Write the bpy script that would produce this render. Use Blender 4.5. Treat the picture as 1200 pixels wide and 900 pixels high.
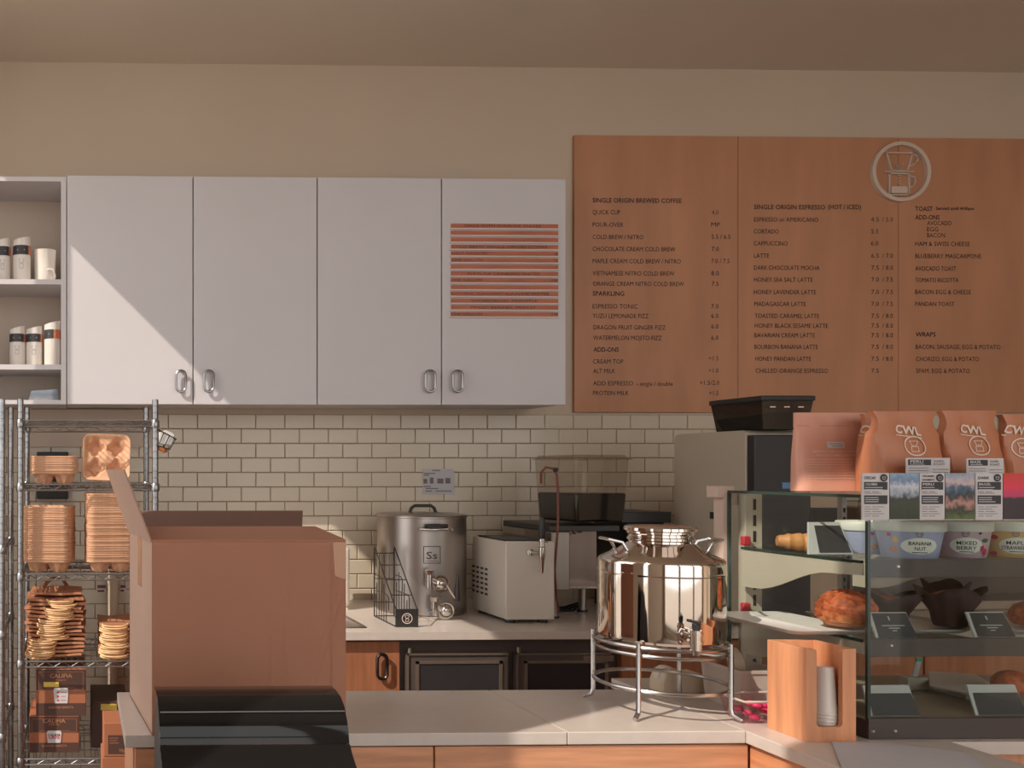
import bpy, bmesh, math, random
from mathutils import Vector, Matrix
random.seed(7)
for o in list(bpy.data.objects):
    bpy.data.objects.remove(o)
SC = bpy.context.scene
COL = SC.collection
R = math.radians
PI = math.pi

# ------------------------------------------------------------------ camera
EYE = 1.54
FPX = 1100.0
PPX, PPY = 117.0, 550.0
YAW = R(1.4)
CY, SY = math.cos(YAW), math.sin(YAW)
cam = bpy.data.cameras.new('camera')
camo = bpy.data.objects.new('camera', cam)
COL.objects.link(camo)
SC.camera = camo
cam.sensor_width = 36
cam.lens = 36 * FPX / 1200
cam.shift_x = (600 - PPX) / 1200
cam.shift_y = (PPY - 450) / 1200
cam.clip_start = 0.05
camo.location = (0, 0, EYE)
camo.rotation_euler = (R(90), 0, -YAW)

# ------------------------------------------------------------------ light
SUN_DIR = Vector((1, .6, -1.0)).normalized()
sl = bpy.data.lights.new('sun', 'SUN')
sl.energy = 4.3
sl.angle = R(.45)
sl.color = (1, .91, .79)
so = bpy.data.objects.new('sun', sl)
COL.objects.link(so)
so.rotation_euler = SUN_DIR.to_track_quat('-Z', 'Y').to_euler()
so.location = (-6, -4, 8)

w = bpy.data.worlds.new('world')
SC.world = w
w.use_nodes = True
bg = w.node_tree.nodes['Background']
bg.inputs[0].default_value = (.985, .98, .965, 1)
bg.inputs[1].default_value = 2.1

SC.view_settings.view_transform = 'Standard'
SC.view_settings.look = 'None'
SC.view_settings.gamma = 1
SC.view_settings.use_curve_mapping = False
SC.view_settings.exposure = -0.12


# ------------------------------------------------------------------ photo geometry helpers
def ray(px, py):
    u = (px - PPX) / FPX
    v = (PPY - py) / FPX
    return (CY * u + SY, -SY * u + CY, v)


def P(px, py, Y):
    a = ray(px, py)
    t = Y / a[1]
    return Vector((a[0] * t, Y, EYE + a[2] * t))


def G(px, py, Z=.92):
    a = ray(px, py)
    t = (Z - EYE) / a[2]
    return Vector((a[0] * t, a[1] * t, Z))


def PX(px, Y): return P(px, 550, Y).x
def PZ(px, py, Y): return P(px, py, Y).z


# ------------------------------------------------------------------ materials
def lin(c):
    return tuple(((x / 255) / 12.92 if x / 255 <= .04045 else ((x / 255 + .055) / 1.055) ** 2.4) for x in c)


def M(name, rgb, rough=.5, metal=0., var=.08, scale=6., bump=0., bscale=80., stretch=(1, 1, 1), spec=.5, coat=0., sheen=0.,
      detail=3., aniso=0.):
    m = bpy.data.materials.new(name)
    m.use_nodes = True
    nt = m.node_tree
    b = nt.nodes['Principled BSDF']
    c = lin(rgb)
    tc = nt.nodes.new('ShaderNodeTexCoord')
    mp = nt.nodes.new('ShaderNodeMapping')
    mp.inputs['Scale'].default_value = stretch
    nt.links.new(tc.outputs['Object'], mp.inputs[0])
    n = nt.nodes.new('ShaderNodeTexNoise')
    n.inputs['Scale'].default_value = scale
    n.inputs['Detail'].default_value = detail
    nt.links.new(mp.outputs[0], n.inputs['Vector'])
    r = nt.nodes.new('ShaderNodeValToRGB')
    r.color_ramp.elements[0].position = .3
    r.color_ramp.elements[1].position = .7
    r.color_ramp.elements[0].color = tuple(x * (1 - var) for x in c) + (1,)
    r.color_ramp.elements[1].color = tuple(min(1, x * (1 + var)) for x in c) + (1,)
    nt.links.new(n.outputs[0], r.inputs[0])
    nt.links.new(r.outputs[0], b.inputs['Base Color'])
    b.inputs['Roughness'].default_value = rough
    b.inputs['Metallic'].default_value = metal
    b.inputs['Specular IOR Level'].default_value = spec
    b.inputs['Coat Weight'].default_value = coat
    if bump:
        n2 = nt.nodes.new('ShaderNodeTexNoise')
        n2.inputs['Scale'].default_value = bscale
        n2.inputs['Detail'].default_value = 2
        nt.links.new(mp.outputs[0], n2.inputs['Vector'])
        bp = nt.nodes.new('ShaderNodeBump')
        bp.inputs['Strength'].default_value = bump
        bp.inputs['Distance'].default_value = .004
        nt.links.new(n2.outputs[0], bp.inputs['Height'])
        nt.links.new(bp.outputs[0], b.inputs['Normal'])
    return m


def wood(name, rgb, dark=.78, axis='Z', scale=9, rough=.45):
    st = {'Z': (6, 6, .5), 'X': (.5, 6, 6), 'Y': (6, .5, 6)}[axis]
    m = M(name, rgb, rough, var=(1 - dark) * .8, scale=scale, stretch=st, bump=.08, bscale=30, detail=6)
    return m


def glassy(name, tint=(.93, .96, .94), gloss=.07, rough=.02):
    m = bpy.data.materials.new(name)
    m.use_nodes = True
    nt = m.node_tree
    nt.nodes.remove(nt.nodes['Principled BSDF'])
    out = nt.nodes['Material Output']
    t = nt.nodes.new('ShaderNodeBsdfTransparent')
    t.inputs[0].default_value = tint + (1,)
    g = nt.nodes.new('ShaderNodeBsdfGlossy')
    g.inputs['Roughness'].default_value = rough
    lw = nt.nodes.new('ShaderNodeLayerWeight')
    lw.inputs['Blend'].default_value = .16
    ad = nt.nodes.new('ShaderNodeMath')
    ad.operation = 'MULTIPLY_ADD'
    ad.inputs[1].default_value = .35
    ad.inputs[2].default_value = gloss
    nt.links.new(lw.outputs['Fresnel'], ad.inputs[0])
    mx = nt.nodes.new('ShaderNodeMixShader')
    nt.links.new(ad.outputs[0], mx.inputs[0])
    nt.links.new(t.outputs[0], mx.inputs[1])
    nt.links.new(g.outputs[0], mx.inputs[2])
    nt.links.new(mx.outputs[0], out.inputs[0])
    return m


def picture(name, stops, nscale=9., namt=.35, seed=0., rough=.5):
    """flat print: a landscape as bands over the card height, broken up by noise (generated coords)"""
    m = bpy.data.materials.new(name)
    m.use_nodes = True
    nt = m.node_tree
    b = nt.nodes['Principled BSDF']
    b.inputs['Roughness'].default_value = rough
    tc = nt.nodes.new('ShaderNodeTexCoord')
    sp = nt.nodes.new('ShaderNodeSeparateXYZ')
    nt.links.new(tc.outputs['Generated'], sp.inputs[0])
    n = nt.nodes.new('ShaderNodeTexNoise')
    n.noise_dimensions = '4D'
    n.inputs['W'].default_value = seed
    n.inputs['Scale'].default_value = nscale
    n.inputs['Detail'].default_value = 4
    nt.links.new(tc.outputs['Generated'], n.inputs['Vector'])
    a = nt.nodes.new('ShaderNodeMath')
    a.operation = 'MULTIPLY_ADD'
    a.inputs[1].default_value = namt
    a.inputs[2].default_value = -namt / 2
    nt.links.new(n.outputs[0], a.inputs[0])
    s = nt.nodes.new('ShaderNodeMath')
    nt.links.new(a.outputs[0], s.inputs[0])
    nt.links.new(sp.outputs['Z'], s.inputs[1])
    r = nt.nodes.new('ShaderNodeValToRGB')
    els = r.color_ramp.elements
    while len(els) < len(stops):
        els.new(.5)
    for e, (p, c) in zip(els, stops):
        e.position = p
        e.color = lin(c) + (1,)
    nt.links.new(s.outputs[0], r.inputs[0])
    nt.links.new(r.outputs[0], b.inputs['Base Color'])
    return m


m_wall = M('painted_wall', (202, 184, 164), .85, var=.03, scale=1.5, bump=.04, bscale=200)
m_ceil = M('painted_ceiling', (222, 208, 192), .9, var=.03, scale=1.2)
m_floor = M('floor_concrete', (120, 105, 95), .6, var=.1, scale=3)
m_grout = M('grout', (150, 128, 110), .9, var=.08, scale=20)
m_tile = M('cream_tile', (208, 194, 174), .22, var=.06, scale=2.2, bump=.03, bscale=20)
m_cab = M('white_laminate', (204, 198, 200), .45, var=.02, scale=3)
m_shelfin = M('cream_laminate', (190, 172, 156), .55, var=.03, scale=3)
m_ply = M('menu_plywood', (190, 134, 100), .5, var=.1, scale=5, stretch=(1.6, 1, .35), bump=.05, bscale=30, detail=6)
m_ink = M('menu_ink', (52, 44, 46), .6, var=.05)
m_emblem = M('emblem_white', (210, 190, 174), .5, var=.03)
m_slat = M('letter_slat_wood', (180, 100, 70), .5, var=.2, scale=14, stretch=(.4, 3, 3))
m_rail = M('letter_rail_white', (214, 200, 190), .5, var=.03)
m_chrome = M('chrome', (205, 200, 196), .16, 1., var=.04)
m_wire = M('zinc_wire', (158, 158, 160), .32, 1., var=.15, scale=30)
m_satin = M('satin_steel', (176, 168, 162), .34, 1., var=.07, scale=3, stretch=(6, 6, .3))
m_mirror = M('polished_steel', (214, 204, 196), .06, 1., var=.03, scale=2)
m_stand = M('stand_steel', (190, 186, 184), .25, 1., var=.05)
m_pull = M('brushed_pull', (150, 146, 148), .3, 1., var=.06)
m_dpull = M('dark_pull', (80, 76, 78), .3, 1., var=.06)
m_black = M('black_plastic', (44, 42, 42), .4, var=.1)
m_gblack = M('gloss_black', (24, 23, 23), .05, var=.04, spec=.35)
m_fridge = M('fridge_black', (88, 78, 74), .35, var=.1)
m_fglass = M('fridge_glass', (56, 54, 56), .08, var=.08, scale=4)
m_ftrim = M('fridge_trim', (156, 144, 130), .35, .7, var=.05)
m_quartz = M('pale_quartz', (206, 193, 184), .28, var=.035, scale=26, detail=6)
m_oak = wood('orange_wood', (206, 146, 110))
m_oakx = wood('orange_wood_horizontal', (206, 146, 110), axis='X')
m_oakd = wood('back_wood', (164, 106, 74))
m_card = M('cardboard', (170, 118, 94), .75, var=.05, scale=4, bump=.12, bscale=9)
m_card_shade = M('cardboard_shade_tone', (112, 80, 68), .8, var=.06, scale=5)  # same cardboard, rear flap's shade put into a darker base colour
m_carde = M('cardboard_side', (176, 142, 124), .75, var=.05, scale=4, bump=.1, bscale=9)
m_tape = M('packing_tape', (190, 140, 104), .2, var=.04)
m_pulp = M('brown_pulp', (212, 162, 128), .85, var=.1, scale=25, bump=.25, bscale=120)
m_kraft = M('kraft_paper', (186, 126, 92), .7, var=.12, scale=12, bump=.3, bscale=25)
m_twine = M('twisted_paper_cord', (232, 188, 138), .7, var=.12, scale=40)
m_case = M('carton_orange', (164, 102, 72), .6, var=.06)
m_caseb = M('carton_brown_print', (82, 56, 48), .55, var=.06)
m_offw = M('off_white_plastic', (214, 204, 192), .4, var=.03)
m_white = M('white_ceramic', (226, 216, 206), .25, var=.02)
m_band = M('black_band', (56, 54, 58), .5, var=.05)
m_obnd = M('orange_band', (206, 120, 84), .5, var=.05)
m_pipe = M('painted_pipe', (186, 164, 142), .6, var=.04)
m_grey = M('grey_powder_coat', (186, 172, 154), .5, var=.04)
m_nitro = M('nitro_white_steel', (206, 196, 184), .4, var=.02)
m_dslot = M('dark_slot', (46, 42, 40), .6, var=.05)
m_smoke = glassy('smoked_plastic', (.22, .18, .16), .05, .1)
m_glass = glassy('case_glass', (.93, .95, .935), .012)
m_gedge = M('glass_edge', (52, 66, 60), .15, var=.05)
m_clear = glassy('clear_polycarbonate', (.86, .82, .78), .07, .06)
m_brew = M('cold_brew', (38, 34, 33), .08, var=.03)
m_hose = M('brown_hose', (120, 66, 52), .4, var=.06)
m_case_fr = M('case_beige_frame', (196, 172, 158), .5, var=.03)
m_case_blk = M('case_dark_rail', (72, 62, 60), .35, var=.06)
m_brkt = M('case_bracket', (196, 184, 168), .45, var=.04)
m_red = M('red_clip', (200, 50, 66), .4, var=.05)
m_pink = glassy('pink_tub', (.97, .8, .84), .08, .25)
m_pinkin = M('pink_contents', (214, 60, 110), .5, var=.2, scale=30)
m_tub = M('grey_bin', (200, 186, 174), .5, var=.03)
m_cream = M('cream_plastic', (206, 188, 164), .45, var=.03)
m_paper = M('paper', (190, 186, 190), .7, var=.03)
m_papers = M('paper_ink', (120, 110, 110), .7, var=.03)
m_bag = M('salmon_bag', (220, 158, 136), .45, var=.05, scale=9, bump=.35, bscale=14)
m_bag2 = M('copper_bag', (188, 120, 86), .42, var=.07, scale=9, bump=.35, bscale=14)
m_print = M('white_print', (226, 206, 192), .6, var=.02)
m_tagw = M('tag_white', (206, 200, 200), .6, var=.02)
m_tagk = M('tag_black', (58, 56, 60), .6, var=.03)
m_blue = M('cup_blue', (168, 174, 204), .45, var=.04)
m_mauve = M('cup_mauve', (196, 170, 180), .45, var=.04)
m_honey = M('cup_honey', (214, 178, 124), .45, var=.05)
m_lid = M('cup_lid', (220, 220, 212), .4, var=.02)
m_leaf = M('print_leaf', (60, 96, 74), .6)
m_berry = M('print_berry', (190, 56, 84), .6)
m_ban = M('print_yellow', (228, 180, 84), .6)
m_nut = M('print_nut', (206, 124, 66), .6)
m_mpaper = M('muffin_paper', (64, 40, 36), .7, var=.2, scale=12)
m_muffin = M('muffin_crumb', (190, 116, 70), .8, var=.25, scale=60, bump=.5, bscale=90)
m_bread = M('croissant_crust', (206, 144, 88), .5, var=.2, scale=30)
m_crumb = M('crumble_crust', (186, 92, 52), .6, var=.45, scale=70, bump=.6, bscale=110)
m_plate = M('white_plate', (222, 218, 214), .3, var=.02)
m_sign = M('chalk_sign', (60, 58, 60), .5, var=.06)
m_signb = M('sign_border', (190, 190, 188), .4, var=.03)
m_rust = M('oven_beige', (186, 160, 138), .5, var=.05)
m_wicker = M('wicker', (196, 150, 118), .7, var=.3, scale=20, stretch=(.4, 1, 9), bump=.3, bscale=60)
m_mount = picture('print_mountains', [(.0, (50, 58, 44)), (.34, (66, 70, 54)), (.46, (58, 60, 58)), (.56, (150, 158, 172)),
                                      (.72, (206, 208, 214)), (.84, (112, 138, 170)), (1., (150, 170, 194))], 7, .45, 1.3)
m_mount2 = picture('print_valley', [(.0, (96, 112, 62)), (.2, (60, 62, 52)), (.36, (190, 140, 128)), (.5, (52, 58, 62)),
                                    (.66, (84, 106, 130)), (.8, (206, 180, 178)), (1., (140, 158, 180))], 6, .5, 4.1)
m_sunset = picture('print_sunset', [(.0, (60, 48, 54)), (.46, (64, 50, 58)), (.5, (190, 70, 110)), (.7, (226, 60, 84)),
                                    (1., (206, 70, 56))], 4, .12, 2.2)


# ------------------------------------------------------------------ mesh builder
class MB:
    def __init__(s):
        s.v = []
        s.f = []

    def add(s, vs, fs):
        k = len(s.v)
        s.v += [tuple(v) for v in vs]
        s.f += [tuple(i + k for i in f) for f in fs]
        return s

    def box(s, x0, x1, y0, y1, z0, z1):
        return s.add([(x0, y0, z0), (x1, y0, z0), (x1, y1, z0), (x0, y1, z0), (x0, y0, z1), (x1, y0, z1), (x1, y1, z1), (x0, y1, z1)],
                     [(0, 3, 2, 1), (4, 5, 6, 7), (0, 1, 5, 4), (1, 2, 6, 5), (2, 3, 7, 6), (3, 0, 4, 7)])

    def hexa(s, b, t):
        """bottom quad, top quad"""
        return s.add(list(b) + list(t), [(0, 3, 2, 1), (4, 5, 6, 7), (0, 1, 5, 4), (1, 2, 6, 5), (2, 3, 7, 6), (3, 0, 4, 7)])

    def cyl(s, p0, p1, r0, r1=None, n=16, cap=True):
        r1 = r0 if r1 is None else r1
        p0, p1 = Vector(p0), Vector(p1)
        d = (p1 - p0).normalized()
        a = d.orthogonal().normalized()
        b = d.cross(a)
        vs = []
        for p, r in ((p0, r0), (p1, r1)):
            for i in range(n):
                t = 2 * PI * i / n
                vs.append(p + a * r * math.cos(t) + b * r * math.sin(t))
        fs = [(i, (i + 1) % n, n + (i + 1) % n, n + i) for i in range(n)]
        if cap:
            fs += [tuple(range(n - 1, -1, -1)), tuple(range(n, 2 * n))]
        return s.add(vs, fs)

    def tube(s, pts, r, n=8, closed=False):
        pts = [Vector(p) for p in pts]
        m = len(pts)
        rs = r if isinstance(r, (list, tuple)) else [r] * m
        vs = []
        prev = None
        for i, p in enumerate(pts):
            if closed:
                d = pts[(i + 1) % m] - pts[i - 1]
            else:
                d = pts[min(i + 1, m - 1)] - pts[max(i - 1, 0)]
            d.normalize()
            if prev is None:
                a = d.orthogonal().normalized()
            else:
                a = prev - d * prev.dot(d)
                if a.length < 1e-6:
                    a = d.orthogonal()
                a.normalize()
            prev = a
            b = d.cross(a)
            for k in range(n):
                t = 2 * PI * k / n
                vs.append(p + (a * math.cos(t) + b * math.sin(t)) * rs[i])
        fs = []
        for i in range(m if closed else m - 1):
            j = (i + 1) % m
            for k in range(n):
                l = (k + 1) % n
                fs.append((i * n + k, i * n + l, j * n + l, j * n + k))
        if not closed:
            fs += [tuple(range(n - 1, -1, -1)), tuple(range((m - 1) * n, m * n))]
        return s.add(vs, fs)

    def lathe(s, prof, c=(0, 0, 0), n=32, cap0=True, cap1=True):
        c = Vector(c)
        vs = []
        for r, z in prof:
            for i in range(n):
                t = 2 * PI * i / n
                vs.append((c.x + r * math.cos(t), c.y + r * math.sin(t), c.z + z))
        m = len(prof)
        fs = [(j * n + i, j * n + (i + 1) % n, (j + 1) * n + (i + 1) % n, (j + 1) * n + i) for j in range(m - 1) for i in range(n)]
        if cap0:
            fs.append(tuple(range(n - 1, -1, -1)))
        if cap1:
            fs.append(tuple(range((m - 1) * n, m * n)))
        return s.add(vs, fs)

    def prism(s, poly, axis, a0, a1):
        """poly: 2D points; axis X: (y,z); Y: (x,z); Z: (x,y)"""
        def q(p, a):
            return {'X': (a, p[0], p[1]), 'Y': (p[0], a, p[1]), 'Z': (p[0], p[1], a)}[axis]
        n = len(poly)
        vs = [q(p, a0) for p in poly] + [q(p, a1) for p in poly]
        return s.add(vs, [tuple(range(n)), tuple(range(2 * n - 1, n - 1, -1))] +
                     [(i, n + i, n + (i + 1) % n, (i + 1) % n) for i in range(n)])

    def grid(s, fn, nu, nv):
        vs = [fn(i / nu, j / nv) for j in range(nv + 1) for i in range(nu + 1)]
        return s.add(vs, [(j * (nu + 1) + i, j * (nu + 1) + i + 1, (j + 1) * (nu + 1) + i + 1, (j + 1) * (nu + 1) + i)
                          for j in range(nv) for i in range(nu)])

    def ball(s, c, rx, ry=None, rz=None, n=12, m=8):
        ry = rx if ry is None else ry
        rz = rx if rz is None else rz
        c = Vector(c)
        prof = [(math.sin(PI * j / m), -math.cos(PI * j / m)) for j in range(m + 1)]
        vs = []
        for r, z in prof:
            r = max(r, .02)
            for i in range(n):
                t = 2 * PI * i / n
                vs.append((c.x + rx * r * math.cos(t), c.y + ry * r * math.sin(t), c.z + rz * z))
        fs = [(j * n + i, j * n + (i + 1) % n, (j + 1) * n + (i + 1) % n, (j + 1) * n + i) for j in range(m) for i in range(n)]
        fs += [tuple(range(n - 1, -1, -1)), tuple(range(m * n, (m + 1) * n))]
        return s.add(vs, fs)

    def xform(s, fn):
        s.v = [tuple(fn(Vector(v))) for v in s.v]
        return s

    def build(s, name, mat, parent=None, smooth=True, bevel=0, local=False, kind=None, normals=True, solid=0, seg=2):
        me = bpy.data.meshes.new(name)
        off = Vector((0, 0, 0))
        if parent is not None and not local:
            q = parent
            while q is not None:
                off += q.location
                q = q.parent
        o = bpy.data.objects.new(name, me)
        if parent is None and not local:
            xs = [v[0] for v in s.v]
            ys = [v[1] for v in s.v]
            off = Vector(((min(xs) + max(xs)) / 2, (min(ys) + max(ys)) / 2, min(v[2] for v in s.v)))
            o.location = off
        me.from_pydata([tuple(Vector(v) - off) for v in s.v], [], s.f)
        if normals:
            bm = bmesh.new()
            bm.from_mesh(me)
            bmesh.ops.recalc_face_normals(bm, faces=bm.faces)
            bm.to_mesh(me)
            bm.free()
        me.materials.append(mat)
        if smooth:
            me.polygons.foreach_set('use_smooth', [True] * len(me.polygons))
            me.set_sharp_from_angle(angle=R(38))
        COL.objects.link(o)
        if parent is not None:
            o.parent = parent
        if solid:
            d = o.modifiers.new('solid', 'SOLIDIFY')
            d.thickness = solid
            d.offset = 0
        if bevel:
            d = o.modifiers.new('bevel', 'BEVEL')
            d.width = bevel
            d.segments = seg
            d.limit_method = 'ANGLE'
            d.angle_limit = R(40)
        if kind:
            o['kind'] = kind
        return o


def thing(name, label, cat, loc, group=None):
    o = bpy.data.objects.new(name, None)
    COL.objects.link(o)
    o.location = loc
    o.empty_display_size = .05
    tag(o, label, cat, group)
    return o


def tag(o, label, cat, group=None):
    o['label'] = label
    o['category'] = cat
    if group:
        o['group'] = group
    return o


def struct(o):
    o['kind'] = 'structure'
    return o


def copy_tree(o, parent=None):
    c = o.copy()
    COL.objects.link(c)
    c.parent = parent
    for ch in list(o.children):
        copy_tree(ch, c)
    return c


# ------------------------------------------------------------------ lettering
def text2d(s, size=1., bold=0.):
    cu = bpy.data.curves.new('t', 'FONT')
    cu.body = s
    cu.size = size
    cu.fill_mode = 'FRONT'
    cu.resolution_u = 2
    cu.offset = bold * size
    ob = bpy.data.objects.new('t', cu)
    me = bpy.data.meshes.new_from_object(ob)
    vs = [(v.co.x, v.co.y) for v in me.vertices]
    fs = [tuple(p.vertices) for p in me.polygons]
    bpy.data.objects.remove(ob)
    bpy.data.curves.remove(cu)
    bpy.data.meshes.remove(me)
    return vs, fs


def put_text(mb, s, x, z, y, cap, width=None, bold=0., align='L', fn=None):
    """front-facing text: left edge x, baseline z, on the plane Y=y; cap = letter height; width fits the line"""
    vs, fs = text2d(s, 1., bold)
    if not vs:
        return
    x0 = min(v[0] for v in vs)
    x1 = max(v[0] for v in vs)
    k = cap / .70
    kx = k if width is None else width / (x1 - x0)
    ww = (x1 - x0) * kx
    sx = {'L': x, 'C': x - ww / 2, 'R': x - ww}[align]
    pts = [(sx + (a - x0) * kx, z + b * k) for a, b in vs]
    if fn is None:
        mb.add([(a, y, b) for a, b in pts], fs)
    else:
        mb.add([fn(a, b) for a, b in pts], fs)
    return ww


def disc(mb, cx, cz, rx, rz, y, n=20, fn=None, hole=0):
    pts = [(cx + rx * math.cos(2 * PI * i / n), cz + rz * math.sin(2 * PI * i / n)) for i in range(n)]
    f = fn or (lambda a, b: (a, y, b))
    if hole:
        inn = [(cx + rx * hole * math.cos(2 * PI * i / n), cz + rz * hole * math.sin(2 * PI * i / n)) for i in range(n)]
        mb.add([f(*p) for p in pts + inn], [(i, (i + 1) % n, n + (i + 1) % n, n + i) for i in range(n)])
    else:
        q = 1 if fn is None else 5
        vs, fs = [], []
        for k in range(q):
            e = 1 - k / q
            vs += [f(cx + (p[0] - cx) * e, cz + (p[1] - cz) * e) for p in pts]
        for k in range(q - 1):
            fs += [(k * n + i, k * n + (i + 1) % n, (k + 1) * n + (i + 1) % n, (k + 1) * n + i) for i in range(n)]
        vs.append(f(cx, cz))
        fs += [((q - 1) * n + i, (q - 1) * n + (i + 1) % n, q * n) for i in range(n)]
        mb.add(vs, fs)


def rect(mb, x0, x1, z0, z1, y, fn=None):
    f = fn or (lambda a, b: (a, y, b))
    mb.add([f(x0, z0), f(x1, z0), f(x1, z1), f(x0, z1)], [(0, 1, 2, 3)])


def line2(mb, pts, wd, y, fn=None, closed=False):
    f = fn or (lambda a, b: (a, y, b))
    m = len(pts)
    for i in range(m if closed else m - 1):
        a = Vector((pts[i][0], pts[i][1]))
        b = Vector((pts[(i + 1) % m][0], pts[(i + 1) % m][1]))
        d = (b - a).normalized()
        nn = Vector((-d.y, d.x)) * wd / 2
        a = a - d * wd / 2
        b = b + d * wd / 2
        mb.add([f(*(a + nn)), f(*(a - nn)), f(*(b - nn)), f(*(b + nn))], [(0, 1, 2, 3)])


# ================================================================== SETTING
WY = 4.45          # back wall
CEIL = 3.468
XL, XR = -.9, 6.2  # side walls
YF = -2.2          # wall with the shop front
HALL = 5.2
struct(MB().box(-9, 12, -9, YF - .15, -.25, -.15).build('floor_pavement', M('pavement', (170, 160, 150), .9, var=.1), smooth=False))
struct(MB().box(-12, XL - .06, YF - .15, 8, -.25, -.15).build('floor_pavement', bpy.data.materials['pavement'], smooth=False))
struct(MB().box(XL - .06, XR, YF - .15, WY + .15, -.1, 0).build('floor', m_floor, smooth=False))
struct(MB().box(XL - .06, XR, 1.3, WY + .15, CEIL, CEIL + .12).build('ceiling', m_ceil, smooth=False))
struct(MB().box(XL - .06, XR, YF - .15, 1.3, HALL, HALL + .12).build('ceiling_hall', m_ceil, smooth=False))
struct(MB().box(XL - .06, XR, 1.3, 1.42, CEIL + .12, HALL + .12).build('trim_bulkhead', m_ceil, smooth=False))
struct(MB().box(XR, XR + .12, YF - .15, WY + .15, -.1, HALL + .12).build('wall_right', m_wall, smooth=False))
wall_back = struct(MB().box(XL - .06, XR, WY, WY + .15, -.1, CEIL + .12).build('wall_back', m_wall, smooth=False))


def frame_wall(name, horiz, a0, a1, ztop, opens, w0, w1):
    """a wall of thickness w0..w1 with rectangular openings [(a, b, z0, z1)] along its length, plus window frames"""
    mb = MB()
    def bx(p, q, z0, z1):
        if q - p > 1e-4 and z1 - z0 > 1e-4:
            mb.box(p, q, w0, w1, z0, z1) if horiz else mb.box(w0, w1, p, q, z0, z1)
    cur = a0
    for (a, b, z0, z1) in sorted(opens):
        bx(cur, a, -.1, ztop)
        bx(a, b, -.1, z0)
        bx(a, b, z1, ztop)
        cur = b
    bx(cur, a1, -.1, ztop)
    return struct(mb.build(name, m_wall, smooth=False))


# windows of the street side: their jambs and heads shape the sun patches on cabinets and counter
W_OPEN = [(.55, 1.03, .35, 4.75), (2.02, 3.584, .35, 3.436), (3.66, 3.78, .35, 3.436)]
frame_wall('wall_left', False, YF - .15, WY + .15, HALL + .12, W_OPEN, XL - .04, XL)
frame_wall('wall_front', True, XL - .06, XR, HALL + .12, [(-.6, 1.5, .1, 4.4), (1.65, 3.75, .1, 4.4), (3.9, 5.9, .1, 4.4)], YF - .15, YF)
m_mull = M('window_frame', (110, 104, 100), .4, var=.05)
for i, (a, b) in enumerate(((-.6, 1.5), (1.65, 3.75), (3.9, 5.9))):
    mb = MB()
    mb.box(a, a + .05, YF - .1, YF - .05, .1, 4.4).box(b - .05, b, YF - .1, YF - .05, .1, 4.4)
    mb.box(a, b, YF - .1, YF - .05, .1, .16).box(a, b, YF - .1, YF - .05, 4.34, 4.4).box(a, b, YF - .1, YF - .05, 2.4, 2.46)
    o = struct(mb.build('window_%d' % (i + 1), m_mull, smooth=False))

# ---- tiles of the splash wall, each one a piece
TW = (PX(436, 4.44) - PX(197.3, 4.44)) / 7
TH = 16.93 * 4.44 / FPX * 1.012
TX0 = PX(197.3, 4.44)
TZ1 = PZ(300, 502.5, 4.44)
MB().box(XL, 4.6, 4.4475, 4.45, .05, TZ1 + TH).build('grout', m_grout, wall_back, smooth=False)


def tile_mesh(mb, x0, x1, z0, z1, y0=4.4475, y1=4.4405):
    b = .003
    mb.add([(x0, y0, z0), (x1, y0, z0), (x1, y0, z1), (x0, y0, z1), (x0, y1 + .002, z0), (x1, y1 + .002, z0), (x1, y1 + .002, z1), (x0, y1 + .002, z1),
            (x0 + b, y1, z0 + b), (x1 - b, y1, z0 + b), (x1 - b, y1, z1 - b), (x0 + b, y1, z1 - b)],
           [(0, 1, 5, 4), (1, 2, 6, 5), (2, 3, 7, 6), (3, 0, 4, 7), (4, 5, 9, 8), (5, 6, 10, 9), (6, 7, 11, 10), (7, 4, 8, 11), (8, 9, 10, 11)])


def proj(v):
    f = v[0] * SY + v[1] * CY
    return PPX + FPX * (v[0] * CY - v[1] * SY) / f, PPY - FPX * (v[2] - EYE) / f


GAP = .0032
base_tile = None
rest = MB()
ntile = 0
for row in range(25):
    z1 = TZ1 + TH - row * TH
    z0 = z1 - TH
    off = 0 if row % 2 == 0 else .5
    for col in range(-11, 30):
        x0 = TX0 + (col + off) * TW
        if x0 < XL + .01 or x0 > 4.4:
            continue
        if row > 14 and x0 > .45:
            continue
        px, py = proj((x0 + TW / 2, 4.44, (z0 + z1) / 2))
        vis = -15 < px < 850 and py < 905
        if px > 180 and px < 390 and py > 612: vis = False
        if px > 800 and py > 512: vis = False
        if px > 445 and px < 545 and py > 612: vis = False
        if px > 655 and px < 795 and py > 622: vis = False
        if py > 706 and px > 390: vis = False
        if vis and ntile < 300:
            if base_tile is None:
                mb = MB()
                tile_mesh(mb, GAP / 2, TW - GAP / 2, GAP / 2, TH - GAP / 2, 0, -.007)
                base_tile = mb.build('tile', m_tile, wall_back, smooth=False, local=True, normals=True)
                t = base_tile
            else:
                t = base_tile.copy()
                COL.objects.link(t)
                t.parent = wall_back
            t.location = Vector((x0, 4.4475 + random.uniform(-.0006, .0006), z0)) - wall_back.location
            t.rotation_euler = (random.uniform(-.004, .004), 0, random.uniform(-.004, .004))
            ntile += 1
        else:
            tile_mesh(rest, x0 + GAP / 2, x0 + TW - GAP / 2, z0 + GAP / 2, z1 - GAP / 2)
rest.build('tiles_behind', m_tile, wall_back, smooth=False, kind='stuff')

# ================================================================== WALL CABINETS
CFY = 4.11
cz0, cz1 = PZ(300, 474, CFY), PZ(300, 207, CFY)


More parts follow.
